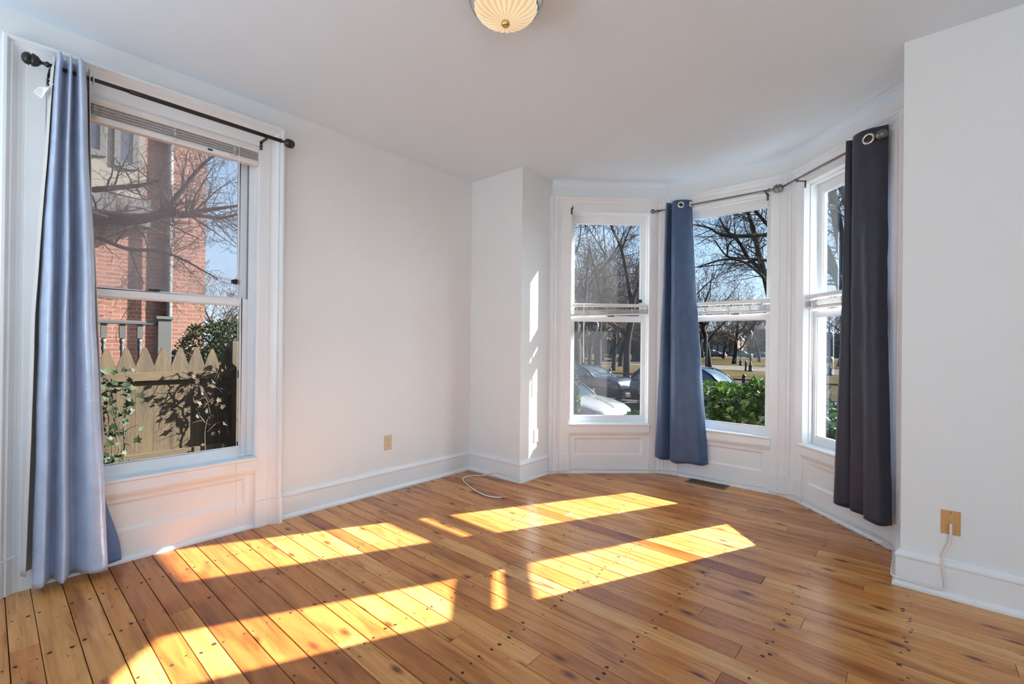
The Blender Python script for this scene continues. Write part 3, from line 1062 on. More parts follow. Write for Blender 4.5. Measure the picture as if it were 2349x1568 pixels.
cb = thing('curtain', 'navy blue curtain at the left edge of the middle bay window', 'curtain', FB(0.15, 0.1, 0))
sheet('panel', FB, [
    (2.512, [(.038, .06), (.042, .10), (.066, .130), (.094, .078), (.110, .128), (.150, .150), (.205, .130), (.240, .095), (.262, .055)]),
    (1.57, [(.014, .06), (.018, .105), (.05, .138), (.092, .076), (.112, .138), (.165, .168), (.235, .132), (.290, .095), (.315, .052)]),
    (0.155, [(-.045, .05), (-.040, .105), (.03, .155), (.104, .088), (.122, .152), (.205, .192), (.30, .150), (.39, .110), (.428, .055)])],
    M['navy'], cb, 100, 90, 0.0075, 3.7, zwave=0.005)
grommet(FB, 0.196, 0.140, 2.466, (0.55, -0.9, 0), cb, 0.022)
grommet(FB, 0.268, 0.092, 2.466, (1, -0.2, 0), cb, 0.021, False)

cc = thing('curtain', 'dark slate curtain nearest the right wall, over the right bay window', 'curtain', FC(0.82, 0.1, 0))
sheet('panel', FC, [
    (2.525, [(.690, .055), (.695, .100), (.715, .125), (.745, .080), (.768, .128), (.830, .142), (.885, .120), (.918, .080), (.945, .050)]),
    (1.50, [(.655, .055), (.662, .100), (.70, .130), (.742, .070), (.772, .132), (.84, .122), (.90, .145), (.945, .120), (.955, .060)]),
    (0.165, [(.600, .050), (.612, .110), (.67, .142), (.735, .085), (.785, .135), (.855, .105), (.925, .165), (1.005, .150), (1.018, .075)])],
    M['slate'], cc, 100, 90, 0.007, 9.2, zwave=0.005)
grommet(FC, 0.884, 0.125, 2.464, (FC.n * 0.95 + FC.dir * 0.5), cc, 0.027, True)

# ------------------------------------------------------------------ outlets and cable
def plate(fr, s, z, w, h, o0, name, label, cat, mt, kind):
    root = thing(name, label, cat, fr(s, o0, z))
    mb = MB()
    d = 0.006
    a, b = (s - w / 2, s + w / 2), (z - h / 2, z + h / 2)
    rect = lambda i, o: [fr(a[0] + i, o, b[0] + i), fr(a[1] - i, o, b[0] + i), fr(a[1] - i, o, b[1] - i), fr(a[0] + i, o, b[1] - i)]
    mb.add(rect(0, o0) + rect(0.0, o0 + 0.002) + rect(0.004, o0 + d), [(3, 2, 1, 0), (0, 1, 5, 4), (1, 2, 6, 5), (2, 3, 7, 6), (3, 0, 4, 7),
                                                                      (4, 5, 9, 8), (5, 6, 10, 9), (6, 7, 11, 10), (7, 4, 8, 11), (8, 9, 10, 11)])
    mb.build('cover_plate', mt, root)
    if kind == 'duplex':
        for dz in (0.0195, -0.0195):
            q = MB()
            pts = []
            for k in range(20):
                an = 2 * PI * k / 20
                pts.append(fr(s + max(-0.0145, min(0.0145, 0.0175 * math.cos(an))), o0 + d - 0.002, z + dz + 0.0145 * math.sin(an)))
            q.prism(pts, fr.n * 0.004)
            f = q.build('receptacle', mt, root)
            q = MB()
            for ds in (-0.006, 0.006):
                q.fbox(fr, s + ds - 0.0013, s + ds + 0.0013, o0 + d + 0.001, o0 + d + 0.0025, z + dz + 0.0005, z + dz + 0.0085)
            q.lathe([(0.0024, 0), (0.0024, 0.0006), (0, 0.0006)], 10, fr(s, o0 + d + 0.002, z + dz - 0.0065), fr.n)
            q.build('slots', M['dark'], f)
        MB().lathe([(0.003, 0), (0.003, 0.001), (0, 0.0018)], 10, fr(s, o0 + d, z), fr.n).build('screw', M['steel'], root)
    else:
        MB().fbox(fr, s - 0.0165, s + 0.0165, o0 + d - 0.001, o0 + d + 0.0022, z - 0.033, z + 0.033).build('insert', mt, root, bevel=0.001)
        for dz in (0.048, -0.048):
            MB().lathe([(0.003, 0), (0.003, 0.001), (0, 0.0018)], 10, fr(s, o0 + d, z + dz), fr.n).build('screw', M['steel'], root)
        MB().lathe([(0.0055, 0), (0.0055, 0.012), (0.0045, 0.012), (0.0045, 0.02), (0, 0.02)], 6, fr(s, o0 + d, z - 0.003), fr.n, smooth=False).build('coax_jack', M['brass'], root)
    return root


plate(FL, -0.267, 0.389, 0.072, 0.118, 0.0, 'wall_outlet', 'ivory duplex outlet low on the long left wall', 'outlet', M['ivory'], 'duplex')
plate(FS, 0.228, 0.373, 0.072, 0.118, 0.0, 'wall_outlet', 'white duplex outlet in the sunlight on the pier side', 'outlet', M['white_plastic'], 'duplex')
plate(FP, 3.341, 0.357, 0.070, 0.114, 0.0, 'cable_wall_plate', 'tan cable jack plate on the right wall', 'wall plate', M['tan'], 'coax')

cab = thing('coax_cable', 'white coaxial cable stapled along the baseboards with a loose end on the floor', 'cable', (3.34, Y1, 0.05))
pts = [FP(3.341, .022, .354), FP(3.341, .036, .346), FP(3.341, .036, .310), FP(3.341, .030, .275), FP(3.330, .026, .240), FP(3.316, .026, .205), FP(3.313, .030, .165),
       FP(3.314, .029, .13), FP(3.320, .026, .09), FP(3.321, .026, .06), FP(3.318, .027, .043), FP(3.300, .028, .036), FP(3.26, .028, .036), FP(3.20, .029, .040),
       FP(3.135, .030, .043), Vector((X2 - .034, Y1 + .02, .045)), Vector((X2 - .033, Y1 + .2, .046)), Vector((X2 - .036, Y2 - 0.11, .05))]
for s, o, z in ((1.02, .058, .03), (.95, .062, .045), (.90, .045, .045), (.86, .036, .040), (.6, .034, .038), (.35, .034, .040), (.22, .034, .045), (.14, .048, .055), (.06, .060, .040)):
    pts.append(FC(s, o, z))
for s, o, z in ((1.0, .058, .028), (.93, .058, .035), (.87, .036, .044), (.7, .034, .038), (.5, .034, .034), (.3, .034, .036), (.14, .045, .04), (.05, .060, .038)):
    pts.append(FB(s, o, z))
for s, o, z in ((1.03, .060, .036), (.96, .058, .036), (.9, .036, .030), (.7, .034, .036), (.45, .034, .032), (.25, .034, .038), (.14, .05, .032), (.05, .062, .028)):
    pts.append(FA(s, o, z))
pts += [FS(.38, .036, .036), FS(.2, .036, .040), FS(.06, .036, .034), Vector((X1 + .036, Y1 - .038, .034)), Vector((X1 - .05, Y1 - .036, .036)),
        Vector((.46, Y1 - .036, .05)), Vector((.40, Y1 - .038, .048)), Vector((.33, Y1 - .05, .03)), Vector((.27, Y1 - .085, .008)),
        Vector((.215, .505, .005)), Vector((.185, .43, .005)), Vector((.215, .36, .005)), Vector((.30, .305, .005)), Vector((.43, .245, .005)), Vector((.56, .198, .005)),
        Vector((.68, .178, .005)), Vector((.755, .195, .005)), Vector((.80, .228, .005))]
sp = catmull([tuple(p) for p in pts], 420)
for q in range(len(sp)):
    if sp[q][2] < 0.0056: sp[q] = (sp[q][0], sp[q][1], 0.0056)
MB().tube(sp, 0.0050, 8).build('cord', M['cable'], cab)
d = (Vector(sp[-1]) - Vector(sp[-3])).normalized()
MB().lathe([(0.0042, 0), (0.0048, 0.002), (0.0048, 0.012), (0.0062, 0.012), (0.0062, 0.026), (0.004, 0.026), (0.0012, 0.034), (0, 0.034)], 8, Vector(sp[-1]) + Vector((0, 0, .0015)), d).build('connector', M['brass'], cab)['label'] = 'brass screw connector'
for p in (FP(3.27, .030, .036), FP(3.16, .030, .041), FB(.8, .034, .041), FB(.45, .035, .034), FC(.7, .035, .039), FC(.3, .035, .041), FA(.72, .034, .036), FA(.4, .034, .032), Vector((.42, Y1 - .036, .050))):
    MB().box(p.x - .0025, p.x + .0025, p.y - .0065, p.y + .0065, p.z - .006, p.z + .006).build('cable_staple', M['cable'], cab)

# ------------------------------------------------------------------ floor register
reg = thing('floor_register', 'brown slotted heating register in the floor of the bay', 'floor vent', (1.845, 1.72, 0))
rx0, rx1, ry0, ry1 = 1.682, 2.012, 1.652, 1.792
mb = MB()
f_ = 0.022
mb.box(rx0, rx1, ry0, ry0 + f_, 0.001, 0.006); mb.box(rx0, rx1, ry1 - f_, ry1, 0.001, 0.006)
mb.box(rx0, rx0 + f_, ry0 + f_, ry1 - f_, 0.001, 0.006); mb.box(rx1 - f_, rx1, ry0 + f_, ry1 - f_, 0.001, 0.006)
ns = 19
for k in range(1, ns):
    x = rx0 + f_ + (rx1 - rx0 - 2 * f_) * k / ns
    mb.box(x - 0.0028, x + 0.0028, ry0 + f_, ry1 - f_, 0.001, 0.0055)
mb.build('grille', M['register'], reg)
MB().box(rx0 + 0.01, rx1 - 0.01, ry0 + 0.01, ry1 - 0.01, 0.0002, 0.0012).build('duct_opening', M['dark'], reg)
MB().box(rx1 - f_ - 0.012, rx1 - f_ - 0.004, ry1 - f_ - 0.02, ry1 - f_ - 0.004, 0.005, 0.011).build('damper_lever', M['register'], reg)

# ------------------------------------------------------------------ ceiling lamp
def shade_material():
    mt = bpy.data.materials.new('lit_ribbed_glass')
    mt.use_nodes = True
    nt = mt.node_tree
    b = nt.nodes['Principled BSDF']
    b.inputs['Base Color'].default_value = (0.42, 0.34, 0.22, 1)
    b.inputs['Roughness'].default_value = 0.25
    tc = nt.nodes.new('ShaderNodeTexCoord')
    sep = nt.nodes.new('ShaderNodeSeparateXYZ')
    nt.links.new(tc.outputs['Object'], sep.inputs[0])
    ang = math_node(nt, 'ARCTAN2', math_node(nt, 'SUBTRACT', sep.outputs[1], -0.954), math_node(nt, 'SUBTRACT', sep.outputs[0], 1.874))
    rib = math_node(nt, 'ABSOLUTE', math_node(nt, 'SINE', math_node(nt, 'MULTIPLY', ang, 12.0)))
    n = nt.nodes.new('ShaderNodeTexNoise'); n.inputs['Scale'].default_value = 5.0; n.inputs['Detail'].default_value = 1
    nt.links.new(tc.outputs['Object'], n.inputs['Vector'])
    v_ = math_node(nt, 'ADD', math_node(nt, 'MULTIPLY', rib, 0.34), math_node(nt, 'MULTIPLY', n.outputs[0], 0.66))
    c = ramp(nt, v_, [(0.30, (0.62, 0.40, 0.20)), (0.55, (0.86, 0.64, 0.38)), (0.8, (1.0, 0.88, 0.62))])
    nt.links.new(c, b.inputs['Emission Color'])
    b.inputs['Emission Strength'].default_value = 0.52
    return mt


M['shade'] = shade_material()
LX, LY = 1.874, -0.954
lamp = thing('ceiling_lamp', 'lit flush ceiling lamp with ribbed cream glass and a silver rim', 'ceiling lamp', (LX, LY, HC))
MB().lathe([(0.0, 0.0), (0.125, 0.0), (0.166, -0.014), (0.168, -0.030), (0.160, -0.036), (0.164, -0.052), (0.156, -0.058), (0.160, -0.072), (0.152, -0.078), (0.150, -0.094), (0.130, -0.100), (0, -0.098)],
           56, (LX, LY, HC)).build('base_pan', M['chrome'], lamp)
prof = [(0.131 * math.cos(a), -0.094 - 0.069 * math.sin(a)) for a in [PI / 2 * k / 16 for k in range(17)]]
prof[-1] = (0.006, prof[-1][1])
MB().lathe(prof, 168, (LX, LY, HC), flute=24, famp=0.05).build('lamp_shade', M['shade'], lamp)
MB().lathe([(0.006, -0.155), (0.017, -0.163), (0.0185, -0.170), (0.0185, -0.174), (0.014, -0.180), (0.011, -0.183), (0.0, -0.186)], 22, (LX, LY, HC)).build('finial', M['brass'], lamp)

# ================================================================== outdoors
OUT = 0.33   # outdoor colours scaled down to offset the strong sun and exposure


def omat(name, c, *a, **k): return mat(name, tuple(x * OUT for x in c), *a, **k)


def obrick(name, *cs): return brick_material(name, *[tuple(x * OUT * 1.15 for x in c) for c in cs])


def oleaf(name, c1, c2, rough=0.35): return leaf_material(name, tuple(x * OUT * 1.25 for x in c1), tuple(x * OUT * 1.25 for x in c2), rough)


M['brick'] = obrick('red_brick', (0.26, 0.075, 0.042), (0.34, 0.12, 0.07), (0.36, 0.26, 0.20))
M['brick_far'] = obrick('brown_brick', (0.13, 0.055, 0.038), (0.16, 0.07, 0.05), (0.16, 0.11, 0.09))
M['brownstone'] = omat('brownstone', (0.085, 0.052, 0.044), 0.9, 0, 0.25, 0.8)
M['cream'] = omat('cream_painted_wood', (0.28, 0.23, 0.17), 0.6, 0, 0.06, 3.0)
M['greywood'] = omat('grey_painted_wood', (0.105, 0.10, 0.09), 0.6, 0, 0.15, 4.0)
M['shingle'] = omat('dark_roof_shingle', (0.09, 0.085, 0.085), 0.9, 0, 0.3, 12.0)
M['fence'] = omat('weathered_fence_wood', (0.165, 0.102, 0.040), 0.8, 0, 0.38, 3.0, 0.25, 30, stretch=(6, 6, 0.8))
M['fence_rail'] = omat('fence_rail_wood', (0.175, 0.108, 0.045), 0.8, 0, 0.3, 3.0, 0.2, 30, stretch=(6, 0.8, 6))
M['bark'] = omat('grey_brown_bark', (0.055, 0.043, 0.034), 0.9, 0, 0.4, 6.0, 0.5, 18, stretch=(3, 3, 0.7), spec=0.1)
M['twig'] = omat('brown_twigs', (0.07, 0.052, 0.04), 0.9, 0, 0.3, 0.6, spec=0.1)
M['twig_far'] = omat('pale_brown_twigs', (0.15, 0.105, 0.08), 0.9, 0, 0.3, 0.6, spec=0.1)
M['vine'] = omat('tan_vine_stem', (0.15, 0.10, 0.055), 0.8, 0, 0.3, 8.0)
M['lawn'] = omat('dry_winter_grass', (0.15, 0.115, 0.060), 0.95, 0, 0.28, 0.35, 0.4, 8, spec=0.0)
M['yard'] = omat('leaf_littered_ground', (0.10, 0.065, 0.04), 0.95, 0, 0.4, 3.0, 0.4, 12, spec=0.0)
M['asphalt'] = omat('street_asphalt', (0.07, 0.067, 0.067), 0.9, 0, 0.2, 1.2, 0.2, 30, spec=0.05)
M['paving'] = omat('pale_paving', (0.26, 0.23, 0.21), 0.9, 0, 0.12, 1.0, spec=0.0)
M['blackiron'] = omat('black_iron', (0.03, 0.03, 0.032), 0.45, 0.4, 0.2)
M['lantern'] = omat('frosted_lantern_glass', (0.5, 0.5, 0.5), 0.25, 0, 0.03)
M['rubber'] = omat('tyre_rubber', (0.02, 0.02, 0.02), 0.8)
M['carglass'] = omat('car_window_glass', (0.05, 0.075, 0.09), 0.06, 0, 0.1, spec=0.9)
M['headlight'] = omat('headlight_lens', (0.7, 0.74, 0.78), 0.12, 0.3, 0.05)
M['pane_dark'] = omat('dark_house_window_glass', (0.06, 0.075, 0.11), 0.08, 0, 0.2, 2.0, spec=0.8)
M['white_trim'] = omat('white_house_trim', (0.40, 0.39, 0.37), 0.6)
M['pink'] = omat('salmon_wall', (0.30, 0.15, 0.10), 0.85, 0, 0.1, 1.0)
M['siding'] = omat('pale_blue_siding', (0.24, 0.27, 0.30), 0.7, 0, 0.08, 2.0)
M['leaf_hedge'] = oleaf('glossy_hedge_leaf', (0.014, 0.045, 0.005), (0.115, 0.20, 0.024))
M['leaf_shrub'] = oleaf('small_evergreen_leaf', (0.014, 0.030, 0.008), (0.085, 0.105, 0.026))
M['leaf_ivy'] = oleaf('ivy_leaf', (0.018, 0.04, 0.012), (0.10, 0.14, 0.045), 0.6)
M['leaf_dry'] = oleaf('dry_leaf', (0.09, 0.05, 0.026), (0.22, 0.15, 0.09), 0.7)
M['conifer'] = oleaf('conifer_needle', (0.018, 0.035, 0.009), (0.08, 0.10, 0.028), 0.6)
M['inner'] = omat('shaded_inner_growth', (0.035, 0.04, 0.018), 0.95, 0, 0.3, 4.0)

# ------------------------------------------------------------------ ground
def slab(name, x0, x1, y0, y1, z0, z1, m_):
    return struct(MB().box(x0, x1, y0, y1, z0, z1).build(name, m_))


slab('ground', -60, 40, -30, 5.6, GROUND - 0.4, GROUND, M['yard'])
slab('sidewalk', -60, 40, 5.6, 7.4, GROUND - 0.4, GROUND + 0.01, M['paving'])
slab('street', -60, 40, 7.4, 16.7, GROUND - 0.4, GROUND - 0.06, M['asphalt'])
slab('kerb_strip', -60, 40, 16.7, 18.6, GROUND - 0.4, GROUND + 0.005, M['yard'])
slab('park_lawn', -220, 120, 18.6, 260, GROUND - 0.4, GROUND, M['lawn'])
mb = MB()
mb.add([(-70, 66, GROUND + 0.012), (-70, 58, GROUND + 0.012), (20, 44, GROUND + 0.012), (20, 58, GROUND + 0.012),
        (-70, 66, GROUND - 0.05), (-70, 58, GROUND - 0.05), (20, 44, GROUND - 0.05), (20, 58, GROUND - 0.05)],
       [(0, 1, 2, 3), (0, 4, 5, 1), (1, 5, 6, 2), (2, 6, 7, 3), (3, 7, 4, 0)])
struct(mb.build('park_path', M['paving']))
slab('park_street', -220, 120, 112, 124, GROUND - 0.3, GROUND + 0.012, M['asphalt'])

# ------------------------------------------------------------------ trees
def grow(mb, p, d, r, length, level, maxl, rnd, spread=0.75, up=0.12, sides=(9, 7, 5, 3, 3, 3), kids=(6, 6, 5, 5, 4), wander=0.16, mi=0, rmin=0.004):
    n = (8, 7, 6, 4, 3, 3)[level]
    pts, rs = [Vector(p)], [r]
    d = Vector(d).normalized()
    st = length / n
    for i in range(n):
        w = Vector((rnd.gauss(0, 1), rnd.gauss(0, 1), rnd.gauss(0, 0.7))) * wander
        d = (d + w + Vector((0, 0, up if level > 0 else 0.04))).normalized()
        pts.append(pts[-1] + d * st)
        rs.append(max(rmin, r * (1 - 0.82 * (i + 1) / n) if level > 0 else r * (1 - 0.62 * (i + 1) / n)))
    mb.tube(pts, rs, sides[level], mi, caps=level == 0)
    if level >= maxl: return
    k = kids[level]
    for j in range(k):
        t = 0.30 + 0.70 * (j + rnd.random() * 0.8) / k if level == 0 else 0.15 + 0.83 * (j + rnd.random() * 0.8) / k
        t = min(t, 0.995)
        f = t * n; i = min(int(f), n - 1)
        q = pts[i].lerp(pts[i + 1], f - i)
        dd = (pts[i + 1] - pts[i]).normalized()
        side = dd.orthogonal().normalized()
        side = Matrix.Rotation(rnd.uniform(0, 2 * PI), 3, dd) @ side
        nd = (dd * (1 - spread * 0.55) + side * spread).normalized()
        rr = (rs[i] * 0.62) * rnd.uniform(0.7, 1.0)
        ll = length * rnd.uniform(0.42, 0.66) * (1.0 - 0.35 * t if level else 1.0 - 0.2 * t)
        grow(mb, q, nd, rr, ll, level + 1, maxl, rnd, spread, up, sides, kids, wander * 1.12, mi, rmin)


def tree(label, base, h, r, seed, maxl=4, lean=(0, 0, 1), kids=(7, 6, 5, 5), group=None, twig='twig', trunk_frac=0.62, spread=0.75, rmin=0.011):
    rnd = random.Random(seed)
    base = Vector(base)
    root = thing('bare_tree', label, 'tree', base, group)
    tm = MB(); bm_ = MB()
    n = 9
    d = Vector(lean).normalized()
    pts, rs = [base - Vector((0, 0, 0.15)), base + d * 0.25], [r * 1.5, r * 1.12]
    L = h * trunk_frac
    for i in range(1, n):
        d = (d + Vector((rnd.gauss(0, .06), rnd.gauss(0, .06), 0.03))).normalized()
        pts.append(pts[-1] + d * L / n)
        rs.append(r * (1.08 - 0.72 * i / (n - 1)))
    tm.tube(pts, rs, 11)
    tm.build('trunk', M['bark'], root, base, fix=False)
    k = kids[0]
    for j in range(k):
        f = (0.36 + 0.63 * (j + rnd.random() * 0.6) / k) * (len(pts) - 1)
        i = min(int(f), len(pts) - 2)
        q = pts[i].lerp(pts[i + 1], f - i)
        an = j * 2.4 + rnd.uniform(-0.4, 0.4)
        nd = Vector((math.cos(an) * spread, math.sin(an) * spread, rnd.uniform(0.35, 0.8)))
        grow(bm_, q, nd, rs[i] * rnd.uniform(0.45, 0.7), h * rnd.uniform(0.34, 0.5), 1, maxl, rnd, spread, 0.10, kids=kids, rmin=rmin)
    d2 = pts[-1] - pts[-2]
    grow(bm_, pts[-1], d2, rs[-1], h * 0.42, 1, maxl, rnd, spread * 0.8, 0.12, kids=kids, rmin=rmin)
    bm_.build('branches', M[twig], root, base, fix=False)
    return root


GT = 'bare trees in the park'
FAR_LBL = 'bare grey brown tree standing far back in the winter park'
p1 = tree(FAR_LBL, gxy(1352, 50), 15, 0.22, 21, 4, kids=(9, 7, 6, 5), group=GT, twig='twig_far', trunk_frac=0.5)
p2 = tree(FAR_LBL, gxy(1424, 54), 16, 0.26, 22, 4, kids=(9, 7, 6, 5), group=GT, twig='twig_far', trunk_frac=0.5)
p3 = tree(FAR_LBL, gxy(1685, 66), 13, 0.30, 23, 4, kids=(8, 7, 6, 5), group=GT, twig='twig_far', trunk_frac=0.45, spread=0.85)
for px_, dep, pr, rz, sc in ((1330, 62, 1, 1.0, 1.05), (1382, 78, 0, 2.2, 1.1), (1402, 92, 2, 0.5, 1.3), (1462, 84, 0, 4.0, 1.0), (1345, 96, 1, 5.0, 1.1),
                             (1366, 110, 0, 3.3, 1.2), (1440, 104, 1, 2.6, 1.15), (1722, 88, 0, 1.4, 0.9), (1742, 78, 1, 3.7, 0.85), (1660, 98, 1, 0.3, 0.9),
                             (1604, 72, 0, 5.5, 0.95), (1760, 96, 2, 2.0, 1.0), (1612, 104, 2, 4.4, 1.0), (1928, 62, 2, 1.1, 1.0), (1903, 92, 0, 0.7, 1.1),
                             (1316, 84, 2, 2.9, 1.2), (1338, 41, 1, 3.9, 0.9), (1408, 44, 0, 0.2, 0.95), (1476, 66, 2, 5.2, 1.0)):
    q = dup((p1, p2, p3)[pr], gxy(px_, dep), rz, sc)
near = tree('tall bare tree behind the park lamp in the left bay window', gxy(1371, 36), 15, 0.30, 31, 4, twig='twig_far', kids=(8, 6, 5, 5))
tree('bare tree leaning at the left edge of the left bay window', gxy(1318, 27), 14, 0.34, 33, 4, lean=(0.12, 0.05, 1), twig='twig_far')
tree('straight bare tree rising beyond the parked car in the middle bay window', gxy(1628, 44), 14, 0.25, 35, 4, kids=(9, 7, 5, 4))
tree('bare tree down the street beside the neighbouring brick house', gxy(516, 30), 9, 0.18, 37, 4, twig='twig_far', kids=(8, 6, 5, 5), trunk_frac=0.4)


def limb_tree(label, limbs, seed, twig='twig', kids=6, tw_len=1.5, trunk=0, levels=3, spread=0.8, tl=2):
    """limbs: list of [(px,py,depth,radius)...]; the first `trunk` of them make the trunk"""
    rnd = random.Random(seed)
    b = at(limbs[0][0][0], limbs[0][0][1], limbs[0][0][2])
    root = thing('bare_tree', label, 'tree', (b.x, b.y, GROUND))
    tm, bm_, tw = MB(), MB(), MB()
    for li, lm in enumerate(limbs):
        ctrl = [tuple(at(a, b_, c)) + (r,) for a, b_, c, r in lm]
        sp_ = catmull(ctrl, max(8, 5 * len(lm)))
        pts = [Vector(c[:3]) for c in sp_]; rs = [max(0.006, c[3]) for c in sp_]
        (tm if li < trunk else bm_).tube(pts, rs, 10)
        if li < trunk: 
            continue
        k = kids * len(lm)
        for j in range(k):
            f = rnd.uniform(0.08, 0.99) * (len(pts) - 1); i = min(int(f), len(pts) - 2)
            q = pts[i].lerp(pts[i + 1], f - i)
            dd = (pts[i + 1] - pts[i]).normalized()
            side = Matrix.Rotation(rnd.uniform(0, 2 * PI), 3, dd) @ dd.orthogonal().normalized()
            grow(tw, q, dd * 0.6 + side * spread, min(rs[i] * 0.45, 0.03) * rnd.uniform(.5, 1), tw_len * rnd.uniform(0.5, 1.2), tl, levels + 1, rnd, 0.7, 0.04, kids=(5, 5, 5, 4, 3), rmin=0.0024)
    if trunk: tm.build('trunk', M['bark'], root, fix=False)
    bm_.build('limb', M['bark'], root, fix=False)
    tw.build('twigs', M[twig], root, fix=False)
    return root


# tree by the iron fence, forking low (left bay window)
limb_tree('thick forked bare tree by the black iron fence across the street', [
    [(1441, 905, 23.5, .24), (1438, 870, 23.5, .20), (1438, 800, 23.5, .165), (1441, 765, 23.5, .19), (1448, 735, 23.5, .16), (1452, 690, 23.5, .13)],
    [(1441, 768, 23.5, .14), (1425, 757, 23.5, .12), (1408, 745, 23.4, .11), (1396, 730, 23.3, .10), (1380, 690, 23, .08), (1370, 640, 23, .06), (1352, 570, 22.8, .03)],
    [(1450, 700, 23.5, .13), (1440, 640, 23.8, .10), (1425, 570, 24, .08), (1400, 510, 24.2, .05), (1396, 440, 24.4, .03)],
    [(1452, 692, 23.5, .11), (1470, 640, 23.5, .08), (1500, 590, 23.4, .05), (1510, 540, 23.4, .03)],
    [(1426, 575, 24, .05), (1445, 525, 24, .04), (1475, 480, 24, .03)],
    [(1392, 720, 23.2, .05), (1360, 700, 23, .04), (1325, 690, 23, .03)]], 41, 'twig_far', 7, 2.2, 1, 3)
# street tree seen through the middle window: limbs reach in from the right
limb_tree('dark limbed street tree reaching across the middle bay window', [
    [(1800, 960, 17, .24), (1792, 860, 17, .21), (1782, 760, 17, .19), (1772, 700, 17, .17)],
    [(1773, 705, 17, .15), (1757, 640, 17, .12), (1740, 580, 17, .095), (1733, 545, 17, .09), (1722, 505, 17, .07), (1708, 470, 17, .05)],
    [(1757, 640, 17, .09), (1738, 612, 17, .075), (1715, 590, 16.9, .065), (1695, 555, 16.9, .055), (1668, 530, 16.8, .05), (1650, 500, 16.8, .03)],
    [(1790, 528, 17, .08), (1763, 538, 17, .075), (1700, 541, 16.8, .065), (1655, 538, 16.6, .05), (1625, 522, 16.5, .035), (1590, 515, 16.4, .02)],
    [(1776, 600, 17, .06), (1735, 594, 16.8, .05), (1690, 592, 16.6, .045), (1665, 585, 16.5, .03), (1640, 552, 16.4, .02)],
    [(1776, 660, 17, .06), (1740, 625, 16.7, .05), (1705, 600, 16.5, .045), (1660, 595, 16.4, .035), (1600, 612, 16.2, .02)],
    [(1790, 540, 17, .09), (1765, 518, 17, .08), (1742, 494, 17, .06), (1725, 474, 17, .05)],
    [(1668, 585, 16.5, .03), (1672, 560, 16.5, .03), (1690, 545, 16.6, .02)]], 43, 'twig', 4, 1.6, 1, 3)
# big tree in the right window
limb_tree('large grey leaning tree filling the right bay window beside the dark curtain', [
    [(1965, 1010, 12.5, .27), (1958, 860, 12.5, .24), (1950, 740, 12.5, .22), (1943, 680, 12.5, .20)],
    [(1946, 700, 12.5, .15), (1938, 610, 12.5, .135), (1926, 540, 12.5, .12), (1914, 470, 12.5, .115), (1905, 420, 12.5, .10), (1894, 350, 12.5, .06)],
    [(1943, 690, 12.5, .12), (1922, 640, 12.3, .105), (1903, 590, 12.2, .095), (1892, 560, 12.1, .08), (1860, 500, 12, .04)],
    [(1916, 480, 12.5, .07), (1902, 472, 12.3, .05), (1888, 462, 12.2, .04), (1860, 440, 12, .02)],
    [(1960, 600, 12.5, .10), (1945, 480, 12.6, .08), (1925, 420, 12.7, .06), (1915, 380, 12.7, .04)]], 47, 'twig', 4, 1.5, 1, 3)
# garden tree with limbs crossing the side window
limb_tree('bare garden tree with dark limbs crossing the wide left window before the brick house', [
    [(40, 1150, 7.4, .20), (60, 900, 7.4, .17), (90, 700, 7.4, .15), (120, 560, 7.4, .13)],
    [(110, 580, 7.4, .115), (175, 520, 7.2, .105), (230, 500, 7.0, .10), (300, 503, 6.8, .085), (350, 497, 6.7, .06), (385, 487, 6.6, .05)],
    [(385, 487, 6.6, .05), (402, 455, 6.6, .035), (430, 420, 6.6, .03), (462, 380, 6.6, .022), (500, 350, 6.6, .012)],
    [(380, 488, 6.6, .055), (420, 492, 6.55, .05), (450, 486, 6.5, .035), (500, 478, 6.5, .025), (560, 470, 6.5, .014)],
    [(430, 490, 6.55, .03), (470, 496, 6.5, .025), (505, 500, 6.5, .02), (560, 488, 6.5, .012)],
    [(215, 435, 7.2, .045), (270, 430, 7.0, .038), (320, 425, 6.9, .03), (370, 412, 6.8, .012)],
    [(140, 520, 7.3, .05), (215, 540, 7.0, .035), (290, 570, 6.8, .028), (360, 575, 6.7, .024), (420, 595, 6.6, .016), (500, 640, 6.5, .008)],
    [(300, 570, 6.8, .02), (312, 610, 6.8, .014), (330, 650, 6.8, .008)]], 53, 'twig', 4, 0.72, 1, 3, tl=2)


# ------------------------------------------------------------------ leafy plants
def leaves(mb, pts, size, rnd, elong=1.7, upb=0.3, outward=None):
    for p in pts:
        s = size * rnd.uniform(0.6, 1.25)
        d = Vector((rnd.gauss(0, 1), rnd.gauss(0, 1), rnd.gauss(0, 0.7) + upb))
        if outward is not None: d += (Vector(p) - outward).normalized() * 0.9
        d.normalize()
        w = d.cross(Vector((rnd.gauss(0, 1), rnd.gauss(0, 1), rnd.gauss(0, 1)))).normalized()
        nn = d.cross(w)
        p = Vector(p)
        L, Wd = s * elong * 0.5, s * 0.42
        mb.add([p - d * L, p - d * L * .1 + w * Wd + nn * s * .12, p + d * L, p - d * L * .1 - w * Wd + nn * s * .12], [(0, 1, 2), (0, 2, 3)], 0, False)


